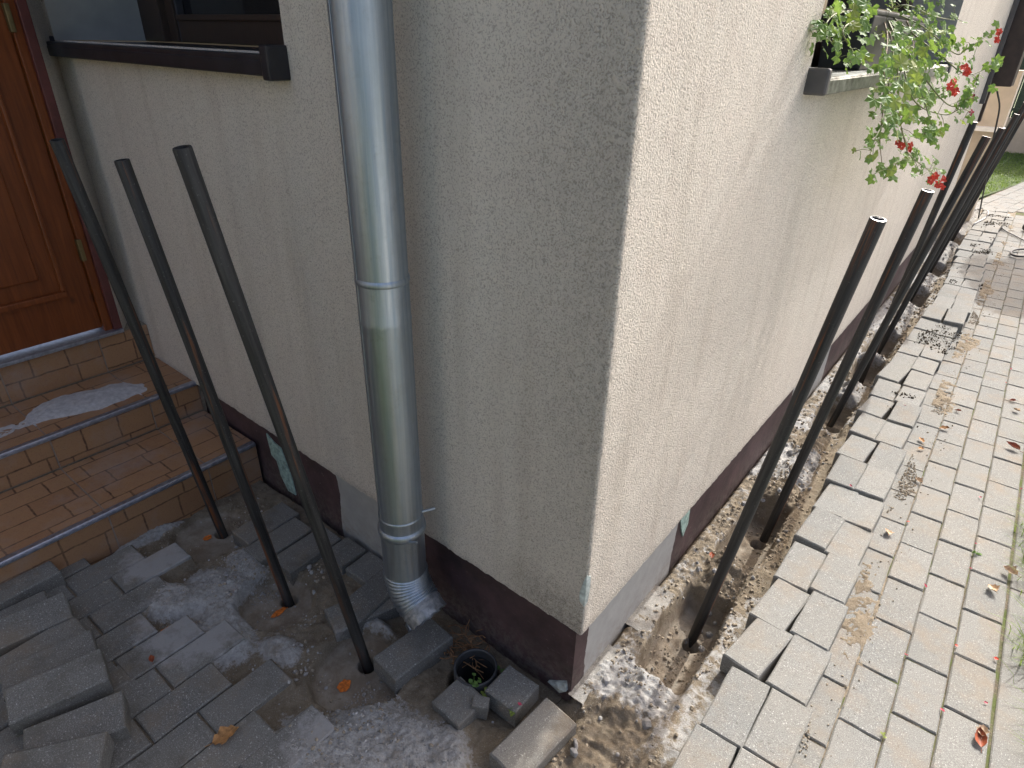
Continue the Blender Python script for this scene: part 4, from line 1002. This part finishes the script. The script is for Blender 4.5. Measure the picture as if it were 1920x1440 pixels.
# dense foliage mass, image-space envelopes laid on depths in front of the wall
dens = [((1690, 10), (85, 35), (-.08, .08), 34), ((1590, 35), (50, 45), (-.06, .05), 26), ((1700, 120), (50, 45), (.05, .17), 44), ((1740, 150), (55, 45), (.1, .22), 36),
        ((1700, 190), (42, 38), (.1, .18), 30), ((1770, 80), (32, 30), (.08, .18), 18), ((1650, 165), (18, 30), (.08, .12), 8), ((1720, 60), (60, 30), (.0, .12), 28), ((1668, 120), (24, 25), (.06, .12), 10), ((1700, 235), (40, 25), (.12, .17), 12)]
for (cx_, cy_), (rx, ry), (xa, xb), n in dens:
    for k in range(n):
        a = random.random()*6.28; r = math.sqrt(random.random()); addleaf(px_(cx_+rx*r*math.cos(a), cy_+ry*r*math.sin(a), random.uniform(xa, xb)), random.uniform(.013, .027), (random.gauss(.75, .4), random.gauss(-.35, .4), random.gauss(.65, .35)), random.random() < .12)
for q in ((1695, 175), (1720, 140), (1678, 188), (1702, 205), (1708, 128), (1600, 20), (1690, 120)):
    addleaf(px_(*q, .17 if q[0] > 1650 else .04), .030 if q[0] > 1650 else .022, (.8, -.6, .35), True)
# blossoms
def petals(o, r, n=5, m=None):
    for k in range(n):
        a = 6.28*k/n+random.gauss(0, .2); q = link('petal', PTM if m is None else m, None, o); q.scale = (r/.013,)*3; q.location = Vector((math.cos(a), math.sin(a), .15))*r*.6; q.rotation_euler = (random.gauss(0, .3), random.gauss(0, .3), a-math.pi/2)
def flower(px, py, x, r, m=None, n=5):
    o = empty('flower', px_(px, py, x)); o.rotation_euler = Vector((random.gauss(.7, .2), random.gauss(-.7, .2), .4)).to_track_quat('Z', 'Y').to_euler(); o.parent = GE; petals(o, r*.82, n, m)
for q in [(1745, 338, .19), (1757, 345, .19), (1768, 336, .19), (1778, 334, .19), (1752, 330, .19), (1765, 350, .19), (1773, 345, .19)]: flower(*q, .020)
for q in [(1684, 268, .15), (1690, 274, .15), (1704, 280, .15), (1706, 272, .15)]: flower(*q, .014)
for q in [(1786, 155, .25), (1780, 163, .25), (1808, 128, .26), (1812, 135, .26), (1790, 172, .25)]: flower(*q, .015)
for q in [(1872, 60, .25), (1868, 75, .25)]: flower(*q, .015)
for q in [(1820, 211, .28), (1826, 183, .28)]: flower(*q, .012, PTM2, 4)

# ------------------------------------------------------------------ far background
fc = tag(empty('fence', (0, 12.6, 0)), 'dark green fence behind the lawn beyond the house corner', 'fence'); fc.location = (0, 0, 0)
for k in range(26):
    box('fence_board', (-4.0+k*.26, 12.6, .12), (-3.75+k*.26, 12.63, 2.4), MAT['dgreen'], fc)
for z in (.6, 1.6): box('fence_rail', (-4.0, 12.57, z), (2.7, 12.6, z+.04), MAT['dgreen'], fc)
box('fence_footing', (-4, 12.55, -.05), (2.7, 12.7, .5), MAT['cream'], fc)
p1 = py_(1893, 205, 6.6)
an = tag(empty('annex_wall', (0, 6.6, 0)), 'low cream wall with a white ledge just beyond the far house corner', 'wall'); an.location = (0, 0, 0)
box('wall_body', (-2.5, 6.6, -.2), (float(p1[0]), 6.85, 1.30), MAT['cream'], an); 
pl = py_(1870, 245, 6.5); box('ledge', (-2.5, 6.5, float(pl[2])-.015), (float(p1[0])+.02, 6.6, float(pl[2])+.02), MAT['white'], an)
# cables on the far path
def cable(name, pts, r, m, label):
    v, f = tube(smoothpath(pts, 10), r, 8); tag(mesh(name, v, f, m, None, True), label, 'cable')
cable('cable', [px_(1870, 172, .12), px_(1874, 200, .15), px_(1868, 235, .16), px_(1862, 262, .17), px_(1850, 330, .2), pz(1834, 412, .02), pz(1836, 408, .008)], .006, MAT['rubber'], 'black cable hanging down beside the far house corner')
cable('cable', [pz(*q, .012) for q in ((1812, 398), (1832, 392), (1856, 392), (1872, 408), (1880, 428), (1900, 440), (1930, 455))], .006, MAT['cable'], 'grey cable curving over the far path pavers')
cable('cable', [pz(*q, zz) for q, zz in (((1825, 420), .07), ((1846, 409), .07), ((1853, 400), .10), ((1851, 394), .04), ((1845, 390), .015))], .005, MAT['cablew'], 'short white cable loop lying on the loose pavers at the far end')
rg = [pz(1917+22*math.cos(a), 474+7*math.sin(a), .02) for a in np.linspace(0, 2*math.pi, 17)]
v, f = tube(smoothpath(rg, 4), .008, 8); tag(mesh('hose_ring', v, f, MAT['rubber'], None, True), 'black hose loop lying in the tree shadow at the right edge', 'hose')
pb = pz(1918, 432, .0); v, f = lathe([(.0, .0), (.028, .002), (.034, .02), (.034, .05), (.026, .06), (.022, .09), (.0, .092)], 20)
o = mesh('connector', v, f, MAT['rubber'], None, True); o.location = (pb[0], pb[1], .034); o.rotation_euler = (1.5, 0, .9); tag(o, 'black rubber connector lying on the far path by the cable', 'connector')

# tree right of the far path, outside the view: its shade falls on the path
TR = tag(empty('garden_tree', (.86, 7.1, 0)), 'small leafy garden tree beside the far path', 'tree')
v, f = tube([(0, 0, -.05), (.02, .0, .7), (-.02, .03, 1.5), (.0, 0, 2.3)], [.05, .042, .035, .02], 10); mesh('trunk', v, f, MAT['woodstem'], TR, True)
parts = []
for k in range(3600):
    d = Vector((random.gauss(0, 1), random.gauss(0, 1), random.gauss(0, 1))).normalized()*random.random()**.4; c_ = Vector((d.x*.44, d.y*.62, 2.15+d.z*.48)); e = Euler((random.random()*6,)*3).to_matrix(); s = .045
    parts.append(([c_+e @ Vector(p)*s for p in ((-1, 0, 0), (0, -.6, .1), (1.1, 0, 0), (0, .6, .1))], [(0, 1, 2, 3)]))
v, f = join(parts); mesh('crown', v, f, MAT['leaf'], TR)

# hedge added behind the camera to block sky (mirrored in the zinc pipe)
HG = tag(empty('hedge', (0, -4.6, 0)), 'tall green hedge added out of view opposite the shaded wall to block its sky', 'hedge')
parts = []
for k in range(2400):
    c_ = Vector((random.uniform(-.2, 3.2), random.uniform(-.5, .5), random.random()**.8*1.9)); e = Euler((random.random()*6, random.random()*6, random.random()*6)).to_matrix(); q = random.uniform(.07, .13)
    parts.append(([c_+e @ Vector(p)*q for p in ((-1, 0, 0), (0, -.6, .1), (1.1, 0, 0), (0, .6, .1))], [(0, 1, 2, 3)]))
v, f = join(parts); mesh('foliage', v, f, MAT['hedgeleaf'], HG)
box('hedge_core', (-.1, -.2, 0), (3.2, .2, 1.7), MAT['dgreen'], HG)

NW = tag(empty('bounce_wall', (-2.6, -6.4, 0)), 'unseen cream wall added across the yard to bounce sunlight onto the left wall', 'wall')  # invented wall, added to throw warm light on the shaded left wall
box('wall_body', (-2.6, -.15, -.3), (2.3, .0, 2.5), MAT['cream'], NW); box('coping', (-2.65, -.2, 2.5), (2.35, .04, 2.56), MAT['yard'], NW)
